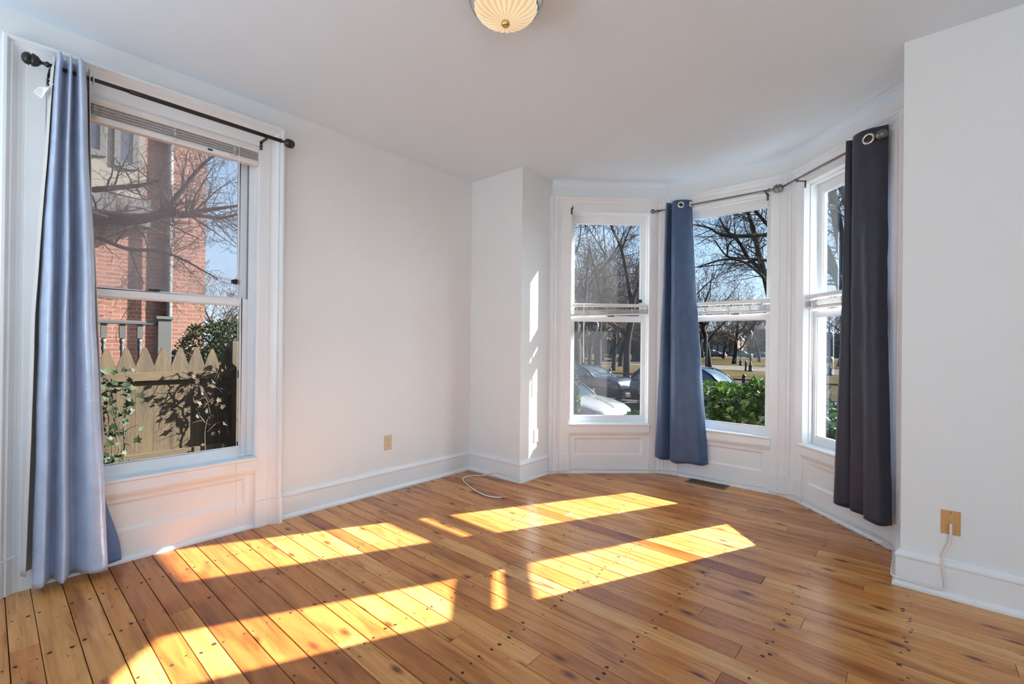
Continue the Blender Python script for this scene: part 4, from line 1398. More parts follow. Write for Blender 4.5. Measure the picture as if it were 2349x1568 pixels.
def hedge(label, x0, x1, y0, y1, z_top, n, size, seed, mt, bump=0.12, name='hedge', cat='hedge', z_base=GROUND):
    rnd = random.Random(seed)
    root = thing(name, label, cat, ((x0 + x1) / 2, (y0 + y1) / 2, GROUND))

    def top(x, y): return z_top(x) + bump * mnoise.noise(Vector((x * 1.7, y * 1.7, seed))) + bump * 0.6 * mnoise.noise(Vector((x * 5, y * 5, seed)))
    pts = []
    while len(pts) < n:
        x, y = rnd.uniform(x0, x1), rnd.uniform(y0, y1)
        zt = top(x, y)
        u = rnd.random()
        if u < 0.30: z = zt - abs(rnd.gauss(0, 0.07))
        elif u < 0.85:
            z = rnd.uniform(z_base, zt); y = y0 + abs(rnd.gauss(0, 0.12)) + 0.10 * mnoise.noise(Vector((x * 2.5, z * 2.5, seed)))
        else:
            z = rnd.uniform(z_base, zt)
            if rnd.random() < .5: x = x0 + abs(rnd.gauss(0, .1))
            else: x = x1 - abs(rnd.gauss(0, .1))
        pts.append((x, y, z))
    mb = MB()
    leaves(mb, pts, size, rnd, 1.6, 0.45)
    mb.build('foliage', mt, root, fix=False)
    st = MB()
    for k in range(int((x1 - x0) * 14)):
        x, y = rnd.uniform(x0 + .05, x1 - .05), rnd.uniform(y0 + .15, y1 - .1)
        zt = top(x, y)
        st.tube([(x, y, GROUND - .05), (x + rnd.uniform(-.1, .1), y - .08, (GROUND + zt) / 2), (x + rnd.uniform(-.15, .15), y - .1, zt)], [0.012, 0.008, 0.003], 5)
    st.build('stems', M['bark'], root, fix=False)
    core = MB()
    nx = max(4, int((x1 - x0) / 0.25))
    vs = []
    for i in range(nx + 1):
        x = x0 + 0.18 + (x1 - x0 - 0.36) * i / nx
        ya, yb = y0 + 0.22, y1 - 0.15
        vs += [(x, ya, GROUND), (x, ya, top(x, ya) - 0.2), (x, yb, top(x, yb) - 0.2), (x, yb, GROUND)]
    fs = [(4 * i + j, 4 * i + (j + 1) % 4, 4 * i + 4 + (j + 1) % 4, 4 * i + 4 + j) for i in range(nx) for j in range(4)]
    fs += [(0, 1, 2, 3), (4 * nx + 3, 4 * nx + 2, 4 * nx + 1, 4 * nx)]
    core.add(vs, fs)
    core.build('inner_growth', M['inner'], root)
    return root


def hz(x):   # the hedge is tallest before the middle window
    if x < 1.3: return 0.66
    if x < 2.0: return 0.66 + 0.16 * (x - 1.3) / 0.7
    return 0.82 - min(0.42, (x - 2.0) * 0.8)


hedge('clipped broadleaf hedge with glossy green leaves outside the middle bay window', 0.22, 4.0, 3.75, 5.0, hz, 15000, 0.062, 3, M['leaf_hedge'])
hedge('low dark leafy shrub at the lower right corner of the left bay window', -0.30, 0.16, 3.95, 4.7, lambda x: 0.10, 1300, 0.06, 5, M['leaf_hedge'], name='shrub', cat='shrub')


def conifer(label, base, h, r, n, seed):
    rnd = random.Random(seed)
    base = Vector(base)
    root = thing('conifer_shrub', label, 'shrub', base)
    mb = MB()
    pts = []
    for k in range(n):
        t = rnd.random() ** 0.8
        rr = r * (1 - t) ** 0.6 * (0.85 + 0.3 * rnd.random()) * (0.6 + 0.4 * min(1, t * 6))
        a = rnd.uniform(0, 2 * PI)
        pts.append(base + Vector((rr * math.cos(a), rr * math.sin(a), 0.05 + h * t)))
    leaves(mb, pts, 0.05, rnd, 2.6, 0.8, base + Vector((0, 0, h * .3)))
    mb.build('foliage', M['conifer'], root, fix=False)
    MB().tube([base, base + Vector((0, 0, h * .95))], [0.05, 0.01], 7).build('stem', M['bark'], root)
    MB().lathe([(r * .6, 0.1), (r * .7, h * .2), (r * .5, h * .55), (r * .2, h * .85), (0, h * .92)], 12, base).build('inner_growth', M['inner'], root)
    return root


cb_ = gxy(1311, 7.6)
conifer('narrow green conifer at the left edge of the left bay window', cb_, 2.05, 0.22, 3600, 8)


def round_shrub(label, c, rad, n, size, seed, mt):
    rnd = random.Random(seed)
    c = Vector(c)
    root = thing('evergreen_shrub', label, 'shrub', (c.x, c.y, GROUND))
    mb = MB(); pts = []
    for k in range(n):
        v = Vector((rnd.gauss(0, 1), rnd.gauss(0, 1), rnd.gauss(0, 1))).normalized()
        s = 1 + 0.10 * mnoise.noise(v * 3) + 0.06 * mnoise.noise(v * 8) - abs(rnd.gauss(0, .07))
        pts.append(c + Vector((v.x * rad[0], v.y * rad[1], v.z * rad[2])) * s)
    leaves(mb, pts, size, rnd, 1.6, 0.3, c)
    mb.build('foliage', mt, root, fix=False)
    q = MB()
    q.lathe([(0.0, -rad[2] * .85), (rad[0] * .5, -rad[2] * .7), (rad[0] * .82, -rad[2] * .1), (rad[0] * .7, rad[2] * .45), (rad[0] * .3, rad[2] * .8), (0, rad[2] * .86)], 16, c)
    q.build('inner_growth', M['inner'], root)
    st = MB()
    for k in range(5):
        st.tube([(c.x + .05 * k - .1, c.y, GROUND - .05), (c.x + .08 * k - .16, c.y + .05 * k - .1, c.z)], 0.025, 6)
    st.build('stems', M['bark'], root)
    return root


round_shrub('rounded evergreen shrub behind the picket fence before the brick house', (-4.75, 0.14, 0.42), (0.8, 1.0, 1.12), 17000, 0.032, 9, M['leaf_shrub'])

# ------------------------------------------------------------------ picket fence at the side
def picket(mb, fr, s, w, z0, z1, tip=0.17, t=0.018):
    pts = [(s, z0), (s + w, z0), (s + w, z1 - tip), (s + w * .78, z1 - tip * .42), (s + w * .58, z1), (s + w * .42, z1), (s + w * .22, z1 - tip * .42), (s, z1 - tip)]
    mb.prism([fr(a, 0, b) for a, b in pts], fr.n * t)


FX = -2.30
FF = frame((FX, 0), (0, 1))
fen = thing('picket_fence', 'weathered brown picket fence with pointed boards outside the left window', 'fence', (FX, -1.8, GROUND))
rnd = random.Random(4)
s = -4.4
while s < -0.72:
    mb = MB()
    picket(mb, FF, s, 0.1365, GROUND, 1.125 + rnd.uniform(-0.012, 0.01))
    mb.build('picket', M['fence'], fen)
    s += 0.1385
for z in (0.815, 0.055):
    MB().fbox(FF, -4.4, -0.66, 0.018, 0.056, z, z + 0.078).build('rail', M['fence_rail'], fen, bevel=0.003)
cp = MB()
cp.fbox(FF, -0.70, -0.61, -0.02, 0.07, GROUND - .2, 1.20)
cp.build('corner_post', M['fence'], fen, bevel=0.004)
F2 = frame((FX + 0.07, -0.63), (1, 0), (0, 1))
fe2 = thing('picket_fence', 'short stub of picket fence turning the corner at the right edge of the left window', 'fence', (FX + .2, -0.63, GROUND))
s = 0.02
while s < 0.05:
    mb = MB(); picket(mb, F2, s, 0.130, GROUND, 1.12); mb.build('picket', M['fence'], fe2)
    s += 0.1385
for z in (0.815, 0.055):
    MB().fbox(F2, 0.0, 0.155, -0.04, 0.0, z, z + 0.078).build('rail', M['fence_rail'], fe2, bevel=0.003)


def ivy(label, spots, seed, n_leaf, size, mt, name='ivy_vine'):
    rnd = random.Random(seed)
    root = thing(name, label, 'vine', (FX + .08, spots[0][0][0], GROUND))
    st, lf = MB(), MB()
    pts = []
    for path in spots:
        c = catmull([(FX + 0.075 + rnd.uniform(0, .03), y, z) for y, z in path], 26)
        cc_ = [Vector(p) + Vector((rnd.uniform(0, .012), rnd.uniform(-.01, .01), 0)) for p in c]
        st.tube(cc_, [0.007 - 0.0045 * k / 25 for k in range(26)], 5)
        for k in range(n_leaf):
            q = rnd.choice(cc_)
            pts.append(q + Vector((rnd.uniform(0.0, .07), rnd.gauss(0, .045), rnd.gauss(0, .04))))
        for k in range(9):
            q = rnd.choice(cc_)
            e_ = q + Vector((rnd.uniform(.02, .1), rnd.gauss(0, .08), rnd.gauss(0.0, .08)))
            st.tube([q, q.lerp(e_, .5) + Vector((.01, 0, .01)), e_], [.003, .0022, .0015], 4)
    for p in pts:   # five-pointed leaves
        s_ = size * rnd.uniform(0.55, 1.25)
        nrm = Vector((1, rnd.gauss(0.15, .5), rnd.gauss(0.3, .5))).normalized()
        u = nrm.cross(Vector((rnd.gauss(0, .5), rnd.gauss(0, .5), 1))).normalized(); v = u.cross(nrm)
        out = [(0, -.35), (.42, -.45), (.34, -.05), (.52, .18), (.2, .22), (0, .68), (-.2, .22), (-.52, .18), (-.34, -.05), (-.42, -.45)]
        vs = [p + (u * a + v * b) * s_ + nrm * (0.10 * s_ * abs(a)) for a, b in out]
        lf.add(vs + [p], [(k, (k + 1) % 10, 10) for k in range(10)])
    st.build('stem', M['vine'], root, fix=False)
    lf.build('leaves', mt, root, fix=False)
    return root


ivy('green ivy climbing the picket fence beside the satin curtain', [
    [(-1.70, GROUND), (-1.72, -.3), (-1.66, .2), (-1.70, .55), (-1.74, .95)],
    [(-1.62, GROUND), (-1.60, -.2), (-1.63, .25), (-1.66, .6), (-1.72, .88)],
    [(-1.78, GROUND), (-1.80, .1), (-1.74, .45), (-1.78, .8)],
    [(-1.56, GROUND), (-1.58, .3), (-1.57, .62), (-1.58, .92)]], 12, 42, 0.060, M['leaf_ivy'])
ivy('dry tangled vine with brown leaves over the right end of the picket fence', [
    [(-0.85, GROUND), (-0.95, .1), (-0.92, .5), (-1.02, .78), (-1.12, .92)],
    [(-0.80, GROUND), (-0.82, .3), (-0.9, .7), (-0.84, .9)],
    [(-0.95, .35), (-1.05, .6), (-0.98, .85), (-0.80, .88)],
    [(-0.72, GROUND), (-0.75, .2), (-0.78, .5), (-0.76, .8)]], 14, 17, 0.052, M['leaf_dry'])

# ------------------------------------------------------------------ neighbour's porch and house
pr = thing('porch_railing', 'grey porch railing with turned balusters and a square post behind the picket fence', 'railing', (-3.3, -1.5, GROUND))
MB().box(-3.365, -3.235, -1.14, -1.01, GROUND, 1.44).build('post', M['greywood'], pr, bevel=0.004)
MB().box(-3.385, -3.215, -1.16, -0.99, 1.44, 1.475).build('post_cap', M['greywood'], pr, bevel=0.004)
MB().box(-3.365, -3.235, -3.5, -3.37, GROUND, 1.44).build('post', M['greywood'], pr, bevel=0.004)
MB().box(-3.345, -3.255, -3.37, -1.14, 1.375, 1.415).build('top_rail', M['greywood'], pr, bevel=0.006)
MB().box(-3.33, -3.27, -3.37, -1.14, 0.66, 0.72).build('bottom_rail', M['greywood'], pr, bevel=0.004)
y = -1.29
while y > -3.3:
    q = MB()
    q.box(-3.325, -3.275, y - .025, y + .025, 1.22, 1.376)
    q.box(-3.325, -3.275, y - .025, y + .025, .71, .80)
    q.lathe([(.012, .80), (.022, .83), (.026, .90), (.016, 1.0), (.014, 1.08), (.022, 1.12), (.013, 1.15), (.024, 1.18), (.018, 1.22)], 12, (-3.3, y, 0))
    q.build('baluster', M['greywood'], pr)
    y -= 0.152
slab_ = MB().box(-4.3, -3.2, -3.6, -1.0, 0.30, 0.42)
slab_.box(-4.25, -3.25, -3.55, -1.05, GROUND, 0.30)
tag(slab_.build('porch_deck', M['greywood']), 'grey porch deck under the turned baluster railing', 'porch')

hs = thing('brick_house', 'tall red brick house with a cream upper bay outside the left window', 'house', (-9.0, -2.0, GROUND))
HX = -7.18
MB().box(-16, HX, -14, -0.2, GROUND - .2, 9.5).build('wall', M['brick'], hs)
MB().box(-10.5, -7.02, -0.2, 0.33, GROUND - .2, 11.5).build('chimney', M['brick'], hs)
q = MB(); q.box(HX, HX + .30, -5.0, -0.62, 3.62, 8.6); q.build('upper_bay', M['cream'], hs)
q = MB()
for a, b, c in ((.34, 3.18, 3.32), (.44, 3.32, 3.48), (.36, 3.48, 3.64)): q.box(HX, HX + a, -5.1, -0.55, b, c)
q.build('bay_cornice', M['greywood'], hs)
for ya, yb, za, zb in ((-2.6, -1.22, 4.3, 6.6), (-0.96, -0.80, 4.2, 6.4), (-4.6, -3.2, 4.3, 6.6)):
    q = MB()
    x_ = HX + .30
    q.box(x_, x_ + .04, ya - .08, ya, za - .08, zb + .08); q.box(x_, x_ + .04, yb, yb + .08, za - .08, zb + .08)
    q.box(x_, x_ + .04, ya, yb, zb, zb + .08); q.box(x_, x_ + .05, ya, yb, za - .10, za)
    f = q.build('bay_window', M['greywood'], hs)
    MB().box(x_, x_ + .015, ya, yb, za, zb).build('pane', M['pane_dark'], f)
for ya, yb in ((-3.4, -2.3), (-6.2, -5.1)):
    q = MB()
    q.box(HX, HX + .06, ya - .1, yb + .1, 2.6, 2.75); q.box(HX, HX + .08, ya - .1, yb + .1, 0.75, 0.9)
    q.box(HX, HX + .05, ya - .06, ya, .9, 2.6); q.box(HX, HX + .05, yb, yb + .06, .9, 2.6)
    f = q.build('ground_floor_window', M['cream'], hs)
    MB().box(HX, HX + .03, ya, yb, .9, 2.6).build('pane', M['pane_dark'], f)
q = MB(); q.tube([(-6.965, -0.24, GROUND), (-6.965, -0.24, 11)], 0.045, 8)
q.build('downspout', M['white_trim'], hs)
q = MB(); q.box(-16.2, HX + .5, -14.2, -0.0, 9.5, 9.8); q.build('roof', M['shingle'], hs)

# ------------------------------------------------------------------ vehicles
def car(label, front, L, Wd, Hh, paint, kind='sedan', heading=1, name='car', cat='car'):
    """front: x,y of the middle of the front bumper; the car lies along x, nose towards heading"""
    fx, fy = front
    z0 = GROUND - 0.06 if 7.4 < fy < 16.7 else GROUND + 0.012
    root = thing(name, label, cat, (fx - heading * L / 2, fy, z0))
    T = lambda x, y, z: Vector((fx - heading * x * L, fy + y, z0 + z))
    hw = Wd / 2
    if kind == 'sedan':
        st = [(0.0, .36, .60, .74), (.012, .24, .68, .86), (.05, .2, .76, .95), (.12, .19, .84, 1), (.2, .19, .90, 1), (.28, .19, .95, 1), (.32, .19, .97, 1), (.5, .19, .98, 1), (.7, .19, 1.0, 1), (.82, .2, 1.02, .99),
              (.93, .24, 1.0, .95), (.985, .32, .92, .88), (1.0, .42, .8, .78)]
        cab = [(.27, 0), (.34, .5), (.42, .93), (.5, 1), (.62, 1), (.72, .93), (.80, .55), (.86, .05)]
    elif kind == 'suv':
        st = [(0.0, .42, .72, .78), (.012, .28, .85, .9), (.04, .24, .96, .97), (.12, .23, 1.02, 1), (.24, .23, 1.06, 1), (.3, .23, 1.08, 1), (.6, .23, 1.09, 1), (.9, .25, 1.1, 1), (.985, .32, 1.08, .95), (1.0, .44, 1.0, .88)]
        cab = [(.25, 0), (.33, .6), (.40, .95), (.5, 1), (.75, 1), (.9, .95), (.96, .5), (.985, .0)]
    else:   # pickup
        st = [(0.0, .5, .85, .85), (.012, .35, 1.0, .95), (.04, .3, 1.08, 1), (.22, .3, 1.12, 1), (.28, .3, 1.14, 1), (.55, .3, 1.15, 1), (.57, .3, 1.1, 1), (.99, .35, 1.1, 1), (1.0, .5, 1.05, .95)]
        cab = [(.25, 0), (.32, .7), (.37, .96), (.45, 1), (.52, .98), (.555, .5), (.565, 0)]
    n = 10
    verts, faces = [], []
    for x, zb, zt, k in st:
        w = hw * k
        verts += [T(x, -w * .9, zb), T(x, -w, zb + .16), T(x, -w, zt - .2), T(x, -w * .95, zt - .07), T(x, -w * .78, zt - .005),
                  T(x, w * .78, zt - .005), T(x, w * .95, zt - .07), T(x, w, zt - .2), T(x, w, zb + .16), T(x, w * .9, zb)]
    for i in range(len(st) - 1):
        for j in range(n):
            faces.append((i * n + j, i * n + (j + 1) % n, (i + 1) * n + (j + 1) % n, (i + 1) * n + j))
    faces += [tuple(range(n)), tuple(range((len(st) - 1) * n, len(st) * n))]
    mb = MB(); mb.add(verts, faces, 0, True)
    body = mb.build('body', paint, root)
    b_ = body.modifiers.new('bevel', 'BEVEL'); b_.width = 0.02; b_.segments = 2; b_.limit_method = 'ANGLE'; b_.angle_limit = math.radians(45)
    # greenhouse

    def belt(x):
        for (a, _, za, _), (b, _, zb_, _) in zip(st, st[1:]):
            if a <= x <= b: return za + (zb_ - za) * (x - a) / (b - a)
        return st[-1][2]
    gb, rf = MB(), MB()
    v = []
    for x, t in cab:
        zb_ = belt(x) - .03
        zr = zb_ + (Hh - zb_) * t
        wr = hw * (.90 - .17 * t)
        v += [T(x, -hw * .90, zb_), T(x, -wr, zr - .03 * t), T(x, -wr * .86, zr), T(x, wr * .86, zr), T(x, wr, zr - .03 * t), T(x, hw * .90, zb_)]
    k = len(cab)
    gf = [(i * 6 + j, i * 6 + j + 1, i * 6 + 7 + j, i * 6 + 6 + j) for i in range(k - 1) for j in range(5)]
    gb.add(v, gf, 0, True)
    gb.build('windows', M['carglass'], root)
    hi = [i for i, (x, t) in enumerate(cab) if t > .9]
    v2 = []
    for i in range(hi[0], hi[-1] + 1):
        a = v[i * 6:i * 6 + 6]
        lift = Vector((0, 0, .012))
        v2 += [a[1] + Vector((0, -.012, -.02)), a[2] + lift, a[3] + lift, a[4] + Vector((0, .012, -.02))]
    m_ = hi[-1] - hi[0] + 1
    rf.add(v2, [(i * 4 + j, i * 4 + j + 1, i * 4 + 5 + j, i * 4 + 4 + j) for i in range(m_ - 1) for j in range(3)], 0, True)
    for sgn, o_ in ((-1, 1), (1, 4)):
        for ia, ib in ((0, hi[0]), (hi[-1], k - 1)):
            rf.tube([v[i * 6 + o_] + Vector((0, sgn * .008, .004)) for i in range(ia, ib + 1)], .028, 6)
        mid = (hi[0] + hi[-1]) // 2
        rf.tube([v[mid * 6 + (0 if sgn < 0 else 5)] + Vector((0, sgn * .01, 0)), v[mid * 6 + o_] + Vector((0, sgn * .01, 0))], .025, 6)
    rf.build('roof', paint, root)
    for x in (.19, .80):
        for sgn in (-1, 1):
            c = T(x, sgn * (hw - .10), .33)
            w = MB()
            w.lathe([(.20, -.11), (.30, -.11), (.335, -.07), (.335, .07), (.30, .11), (.20, .11)], 24, c, (0, 1, 0))
            wo = w.build('wheel', M['rubber'], root)
            MB().lathe([(0, -.09 * 1), (.19, -.10), (.205, -.06), (.205, .06), (.19, .10), (0, .09)], 16, c, (0, 1, 0)).build('hub', M['steel'], wo)
    zf = belt(.03)
    for sgn in (-1, 1):
        q = MB()
        q.hexa([T(.002, sgn * hw * .50, zf - .20), T(.045, sgn * hw * .93, zf - .17), T(.10, sgn * hw * .985, zf - .10), T(.03, sgn * hw * .5, zf - .14),
                T(.008, sgn * hw * .52, zf - .10), T(.05, sgn * hw * .93, zf - .06), T(.11, sgn * hw * .985, zf - .055), T(.035, sgn * hw * .5, zf - .06)])
        q.build('headlight', M['headlight'], root)
        q = MB(); q.hexa([T(.30, sgn * hw * 1.0, belt(.3) - .02), T(.325, sgn * hw * 1.0, belt(.3) - .02), T(.325, sgn * hw * 1.12, belt(.3)), T(.30, sgn * hw * 1.12, belt(.3)),
                          T(.30, sgn * hw * 1.0, belt(.3) + .10), T(.325, sgn * hw * 1.0, belt(.3) + .10), T(.325, sgn * hw * 1.12, belt(.3) + .11), T(.30, sgn * hw * 1.12, belt(.3) + .11)])
        q.build('side_mirror', paint, root, bevel=.01)
    q = MB()
    q.hexa([T(-.001, -hw * .42, .38), T(-.001, hw * .42, .38), T(.03, hw * .42, .38), T(.03, -hw * .42, .38),
            T(.004, -hw * .45, .60), T(.004, hw * .45, .60), T(.03, hw * .45, .60), T(.03, -hw * .45, .60)])
    q.build('grille', M['dark'], root)
    q = MB(); q.hexa([T(.004, -hw * .7, .26), T(.004, hw * .7, .26), T(.03, hw * .7, .26), T(.03, -hw * .7, .26), T(-.002, -hw * .66, .34), T(-.002, hw * .66, .34), T(.03, hw * .66, .34), T(.03, -hw * .66, .34)])
    q.build('bumper_intake', M['dark'], root)
    return root


def paint(name, c, rough=0.25): return omat(name, c, rough, 0.1, 0.03, coat=0.6)


M['p_white'] = paint('white_car_paint', (0.45, 0.44, 0.42))
M['p_black'] = paint('black_blue_car_paint', (0.025, 0.032, 0.055))
M['p_navy'] = paint('navy_car_paint', (0.05, 0.075, 0.13))
M['p_red'] = paint('dark_red_car_paint', (0.20, 0.02, 0.03))
M['p_silver'] = paint('silver_car_paint', (0.2, 0.2, 0.205))
M['p_grey'] = paint('charcoal_car_paint', (0.07, 0.07, 0.08))
car('white car parked nearest the house, seen low in the left bay window', (-2.75, 8.75), 4.6, 1.82, 1.42, M['p_white'])
car('black car parked across the street behind the white one', (-5.9, 15.5), 4.8, 1.85, 1.50, M['p_black'], 'suv')
car('dark blue car with a sloping windscreen just above the hedge', (-0.75, 15.4), 4.7, 1.84, 1.60, M['p_navy'], 'suv')


def gx_at(px, y):
    d = CF + CR * ((px - IMG_W / 2) / FPX)
    t = (y - CAM.y) / d.y
    return CAM.x + d.x * t


car('white pickup truck parked before the far brick building', (gx_at(1608, 120.5), 121.5), 5.6, 2.0, 1.85, M['p_white'], 'pickup', -1, 'pickup_truck', 'truck')
car('dark red car parked across the park in front of the white pickup', (gx_at(1671, 116), 114.5), 4.6, 1.8, 1.5, M['p_red'], 'sedan', 1)
car('silver estate car parked across the park between two lamp posts', (gx_at(1728, 116), 115.5), 4.8, 1.85, 1.7, M['p_silver'], 'suv', 1)
car('charcoal car parked at the right end of the row across the park', (gx_at(1766, 116), 118.6), 4.5, 1.8, 1.45, M['p_grey'], 'sedan', 1)
car('small pale car far off at the right bay window', (gx_at(1912, 90), 90), 4.4, 1.8, 1.5, M['p_white'], 'suv', 1)

# ------------------------------------------------------------------ street furniture
def lamp_post(label, base, h):
    b = Vector(base)
    root = thing('lamp_post', label, 'lamp post', b, 'black park lamp posts')
    MB().lathe([(.22, 0), (.22, .12), (.17, .18), (.15, .55), (.17, .60), (.10, .70), (.075, .9), (.07, .95)], 14, b).build('base', M['blackiron'], root)
    MB().lathe([(.07, .9), (.055, h - .8), (.075, h - .78), (.05, h - .74), (.05, h - .66), (.10, h - .62), (.10, h - .58)], 12, b).build('pole', M['blackiron'], root)
    MB().lathe([(.09, h - .58), (.15, h - .45), (.185, h - .25), (.18, h - .18)], 14, b).build('lantern', M['lantern'], root)
    MB().lathe([(.20, h - .18), (.21, h - .15), (.15, h - .06), (.06, h), (.03, h + .10), (0, h + .14)], 14, b).build('lantern_cap', M['blackiron'], root)
    return root


lamp_post('tall black park lamp nearest the street in the left bay window', gxy(1367, 30.5), 3.9)
lamp_post('distant small park lamp at the right side of the left bay window', gxy(1456, 72), 3.75)
lamp_post('park lamp farther back across the lawn, left of the pair in the middle window', gxy(1699.5, 61), 3.75)
lamp_post('nearer tall park lamp by the path at the right of the middle window', gxy(1722, 45.5), 3.9)
lamp_post('slim park lamp seen in the right bay window beside the curtain', gxy(1904, 40), 3.8)
bo = gxy(1711.5, 46.5)
q = MB().lathe([(.14, 0), (.14, .1), (.10, .16), (.09, .72), (.12, .76), (.12, .80), (.07, .88), (.09, .95), (.05, 1.04), (0, 1.06)], 12, bo)
tag(q.build('bollard', M['blackiron'], None, bo), 'short black bollard beside the park path', 'bollard')


def bench(base, rz, label):
    b = Vector(base)
    root = thing('park_bench', label, 'bench', b, 'dark benches on the park lawn')
    R_ = Matrix.Rotation(rz, 3, 'Z')

    def bx(mb, x0, x1, y0, y1, z0, z1):
        mb.hexa([b + R_ @ Vector(p) for p in ((x0, y0, z0), (x1, y0, z0), (x1, y1, z0), (x0, y1, z0), (x0, y0, z1), (x1, y0, z1), (x1, y1, z1), (x0, y1, z1))])
    q = MB()
    for k in range(4): bx(q, -.9, .9, -.22 + .12 * k, -.12 + .12 * k, .43, .46)
    q.build('seat', M['greywood'], root)
    q = MB()
    for k in range(3): bx(q, -.9, .9, .27, .30, .52 + .13 * k, .62 + .13 * k)
    q.build('backrest', M['greywood'], root)
    for x in (-.8, .8):
        q = MB(); bx(q, x - .03, x + .03, -.2, -.14, 0, .45); bx(q, x - .03, x + .03, .22, .28, 0, .9); bx(q, x - .03, x + .03, -.2, .28, .38, .43)
        q.build('leg', M['blackiron'], root)
    return root


bench(gxy(1397, 82), 0.5, 'farthest bench on the park lawn beyond the street')
bench(gxy(1390, 74), 0.6, 'middle bench on the park lawn left of the forked tree')
bench(gxy(1422, 62), 0.7, 'nearest bench on the park lawn close to the forked tree')

ife = thing('iron_fence', 'low black iron fence along the park edge across the street', 'fence', (-8, 17.6, GROUND))
for z in (.98, .36):
    MB().box(-24, 4, 17.57, 17.63, GROUND + z, GROUND + z + .07).build('rail', M['blackiron'], ife)
x = -24.0
while x <= 4.01:
    q = MB(); q.box(x - .06, x + .06, 17.53, 17.67, GROUND, GROUND + 1.12)
    q.lathe([(.06, 1.12), (.08, 1.16), (.05, 1.22), (0, 1.25)], 10, (x, 17.6, GROUND))
    q.build('post', M['blackiron'], ife)
    if x < 3.9:
        q = MB()
        for sg in (1, -1):
            q.tube([(x + (.06 if sg > 0 else 1.94), 17.6, GROUND + .45), (x + 1.0 - sg * .45, 17.6, GROUND + .55), (x + 1.0 - sg * .1, 17.6, GROUND + .96)], .018, 6)
        q.build('scroll_brace', M['blackiron'], ife)
    x += 2.0
up_ = gxy(1620.5, 42.5)
q = MB().lathe([(.10, 0), (.085, 3.4), (0.05, 3.5), (0, 3.52)], 12, up_)
tag(q.build('sign_post', M['greywood'], None, up_), 'grey post standing left of the straight tree in the middle bay window', 'post')
MB_w = MB()
wp = []
for k in range(41):
    x = -30 + 50 * k / 40
    wp.append((x, 16.3, 4.35 + 0.55 * ((k / 20 - 1) ** 2) + 0.002 * k))
MB_w.tube(wp, 0.022, 6)
tag(MB_w.build('overhead_wire', M['blackiron']), 'black overhead wire strung along the street', 'wire')

# ------------------------------------------------------------------ far buildings
def far_building(name, label, x0, x1, y, depth, h, mt, wins, door=None, roof=None, trim=None):
    root = thing(name, label, 'building', ((x0 + x1) / 2, y, GROUND))
    MB().box(x0, x1, y, y + depth, GROUND - .2, GROUND + h).build('wall', mt, root)
    MB().box(x0 - .02, x1 + .02, y - .3, y + depth + .3, GROUND + h, GROUND + h + .5).build('roof', roof or M['shingle'], root)
    for xa, xb, za, zb in wins:
        f = MB().box(xa - .12, xb + .12, y - .08, y + .02, GROUND + za - .12, GROUND + zb + .12).build('window', trim or M['white_trim'], root)
        MB().box(xa, xb, y - .10, y - .07, GROUND + za, GROUND + zb).build('pane', M['pane_dark'], f)
    if door:
        MB().box(door[0], door[1], y - .12, y + .02, GROUND, GROUND + door[2]).build('door', M['white_trim'], root)
    return root


yb_ = 132.0
w_ = []
for px_ in (1560, 1582, 1606, 1640, 1653.5, 1666):
    xw = gx_at(px_, yb_)
    w_ += [(xw - .45, xw + .45, 4.2, 5.6)]
    if px_ not in (1653.5,): w_ += [(xw - .45, xw + .45, 1.4, 2.8)]
xd = gx_at(1653.5, yb_)
far_building('brick_building', 'two storey brick building with white windows across the park', gx_at(1540, yb_), gx_at(1671, yb_), yb_, 14, 6.4, M['brick_far'], w_, (xd - .6, xd + .6, 2.9))
far_building('salmon_building', 'narrow salmon coloured building end beside the brick one', gx_at(1671.8, yb_), gx_at(1684, yb_), yb_ + 1, 12, 5.4, M['pink'], [])
xb2 = [gx_at(p, 150) for p in (1688, 1780)]
far_building('brown_building', 'long brown building behind the lamp posts across the park', xb2[0], xb2[1], 150, 14, 7.3, M['brownstone'],
             [(xb2[0] + 1.5 + 2.4 * k, xb2[0] + 2.7 + 2.4 * k, 1.2, 2.8) for k in range(4)], trim=M['greywood'])
xb3 = [gx_at(p, 128) for p in (1290, 1392)]
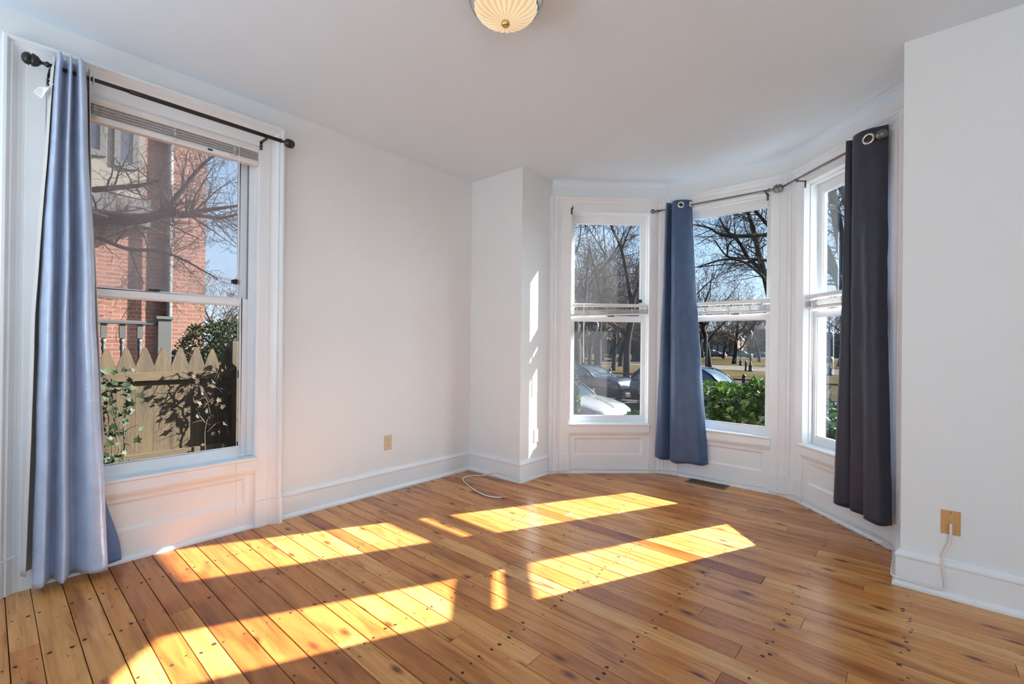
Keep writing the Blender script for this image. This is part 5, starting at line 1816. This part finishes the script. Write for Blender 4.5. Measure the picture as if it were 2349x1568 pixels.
far_building('brick_row', 'long dark brick row at the far side of the park in the left bay window', xb3[0], xb3[1], 128, 12, 5.5, M['brick_far'],
             [(xb3[0] + 2 + 3.2 * k, xb3[0] + 3.2 + 3.2 * k, 1.4, 3.0) for k in range(5)])
xb4 = [gx_at(p, 124) for p in (1394, 1403)]
far_building('blue_house', 'small pale blue house across the park in the left bay window', xb4[0], xb4[1], 124, 8, 3.6, M['siding'], [((xb4[0] + xb4[1]) / 2 - .4, (xb4[0] + xb4[1]) / 2 + .4, 1.2, 2.4)])
xb5 = [gx_at(p, 130) for p in (1407, 1500)]
far_building('brick_row', 'long dark brick row right of the pale blue house across the park', xb5[0], xb5[1], 130, 12, 5.8, M['brick_far'],
             [(xb5[0] + 2 + 3.2 * k, xb5[0] + 3.2 + 3.2 * k, 1.4, 3.0) for k in range(4)])
# brownstone block with a rounded gable
yt = 66.0
xt = [gx_at(p, yt) for p in (1449, 1500)]
bt = thing('brownstone_building', 'tall brownstone building with a rounded gable at the right edge of the left bay window', 'building', ((xt[0] + xt[1]) / 2, yt, GROUND))
hw_ = (xt[1] - xt[0]) / 2; xc = (xt[0] + xt[1]) / 2
poly = [(xt[0], yt, GROUND - .2), (xt[1], yt, GROUND - .2), (xt[1], yt, 10.5)] + [(xc + hw_ * math.cos(a), yt, 10.5 + 4.6 * math.sin(a)) for a in [PI * k / 14 for k in range(1, 14)]] + [(xt[0], yt, 10.5)]
MB().prism(poly, (0, 14, 0)).build('wall', M['brownstone'], bt)
for k in range(3):
    xw = xt[0] + 0.7 + k * 1.1
    f = MB().box(xw - .35, xw + .35, yt - .06, yt + .02, 6.4, 9.2).build('window', M['greywood'], bt)
    MB().box(xw - .27, xw + .27, yt - .08, yt - .05, 6.5, 9.1).build('pane', M['pane_dark'], f)
xb6 = [gx_at(p, 150) for p in (1880, 1990)]
far_building('brown_building', 'low brown building far off in the right bay window', xb6[0], xb6[1], 150, 14, 6.0, M['brownstone'], [(xb6[0] + 3 * k + 1.5, xb6[0] + 3 * k + 2.6, 1.4, 3.0) for k in range(4)], trim=M['greywood'])
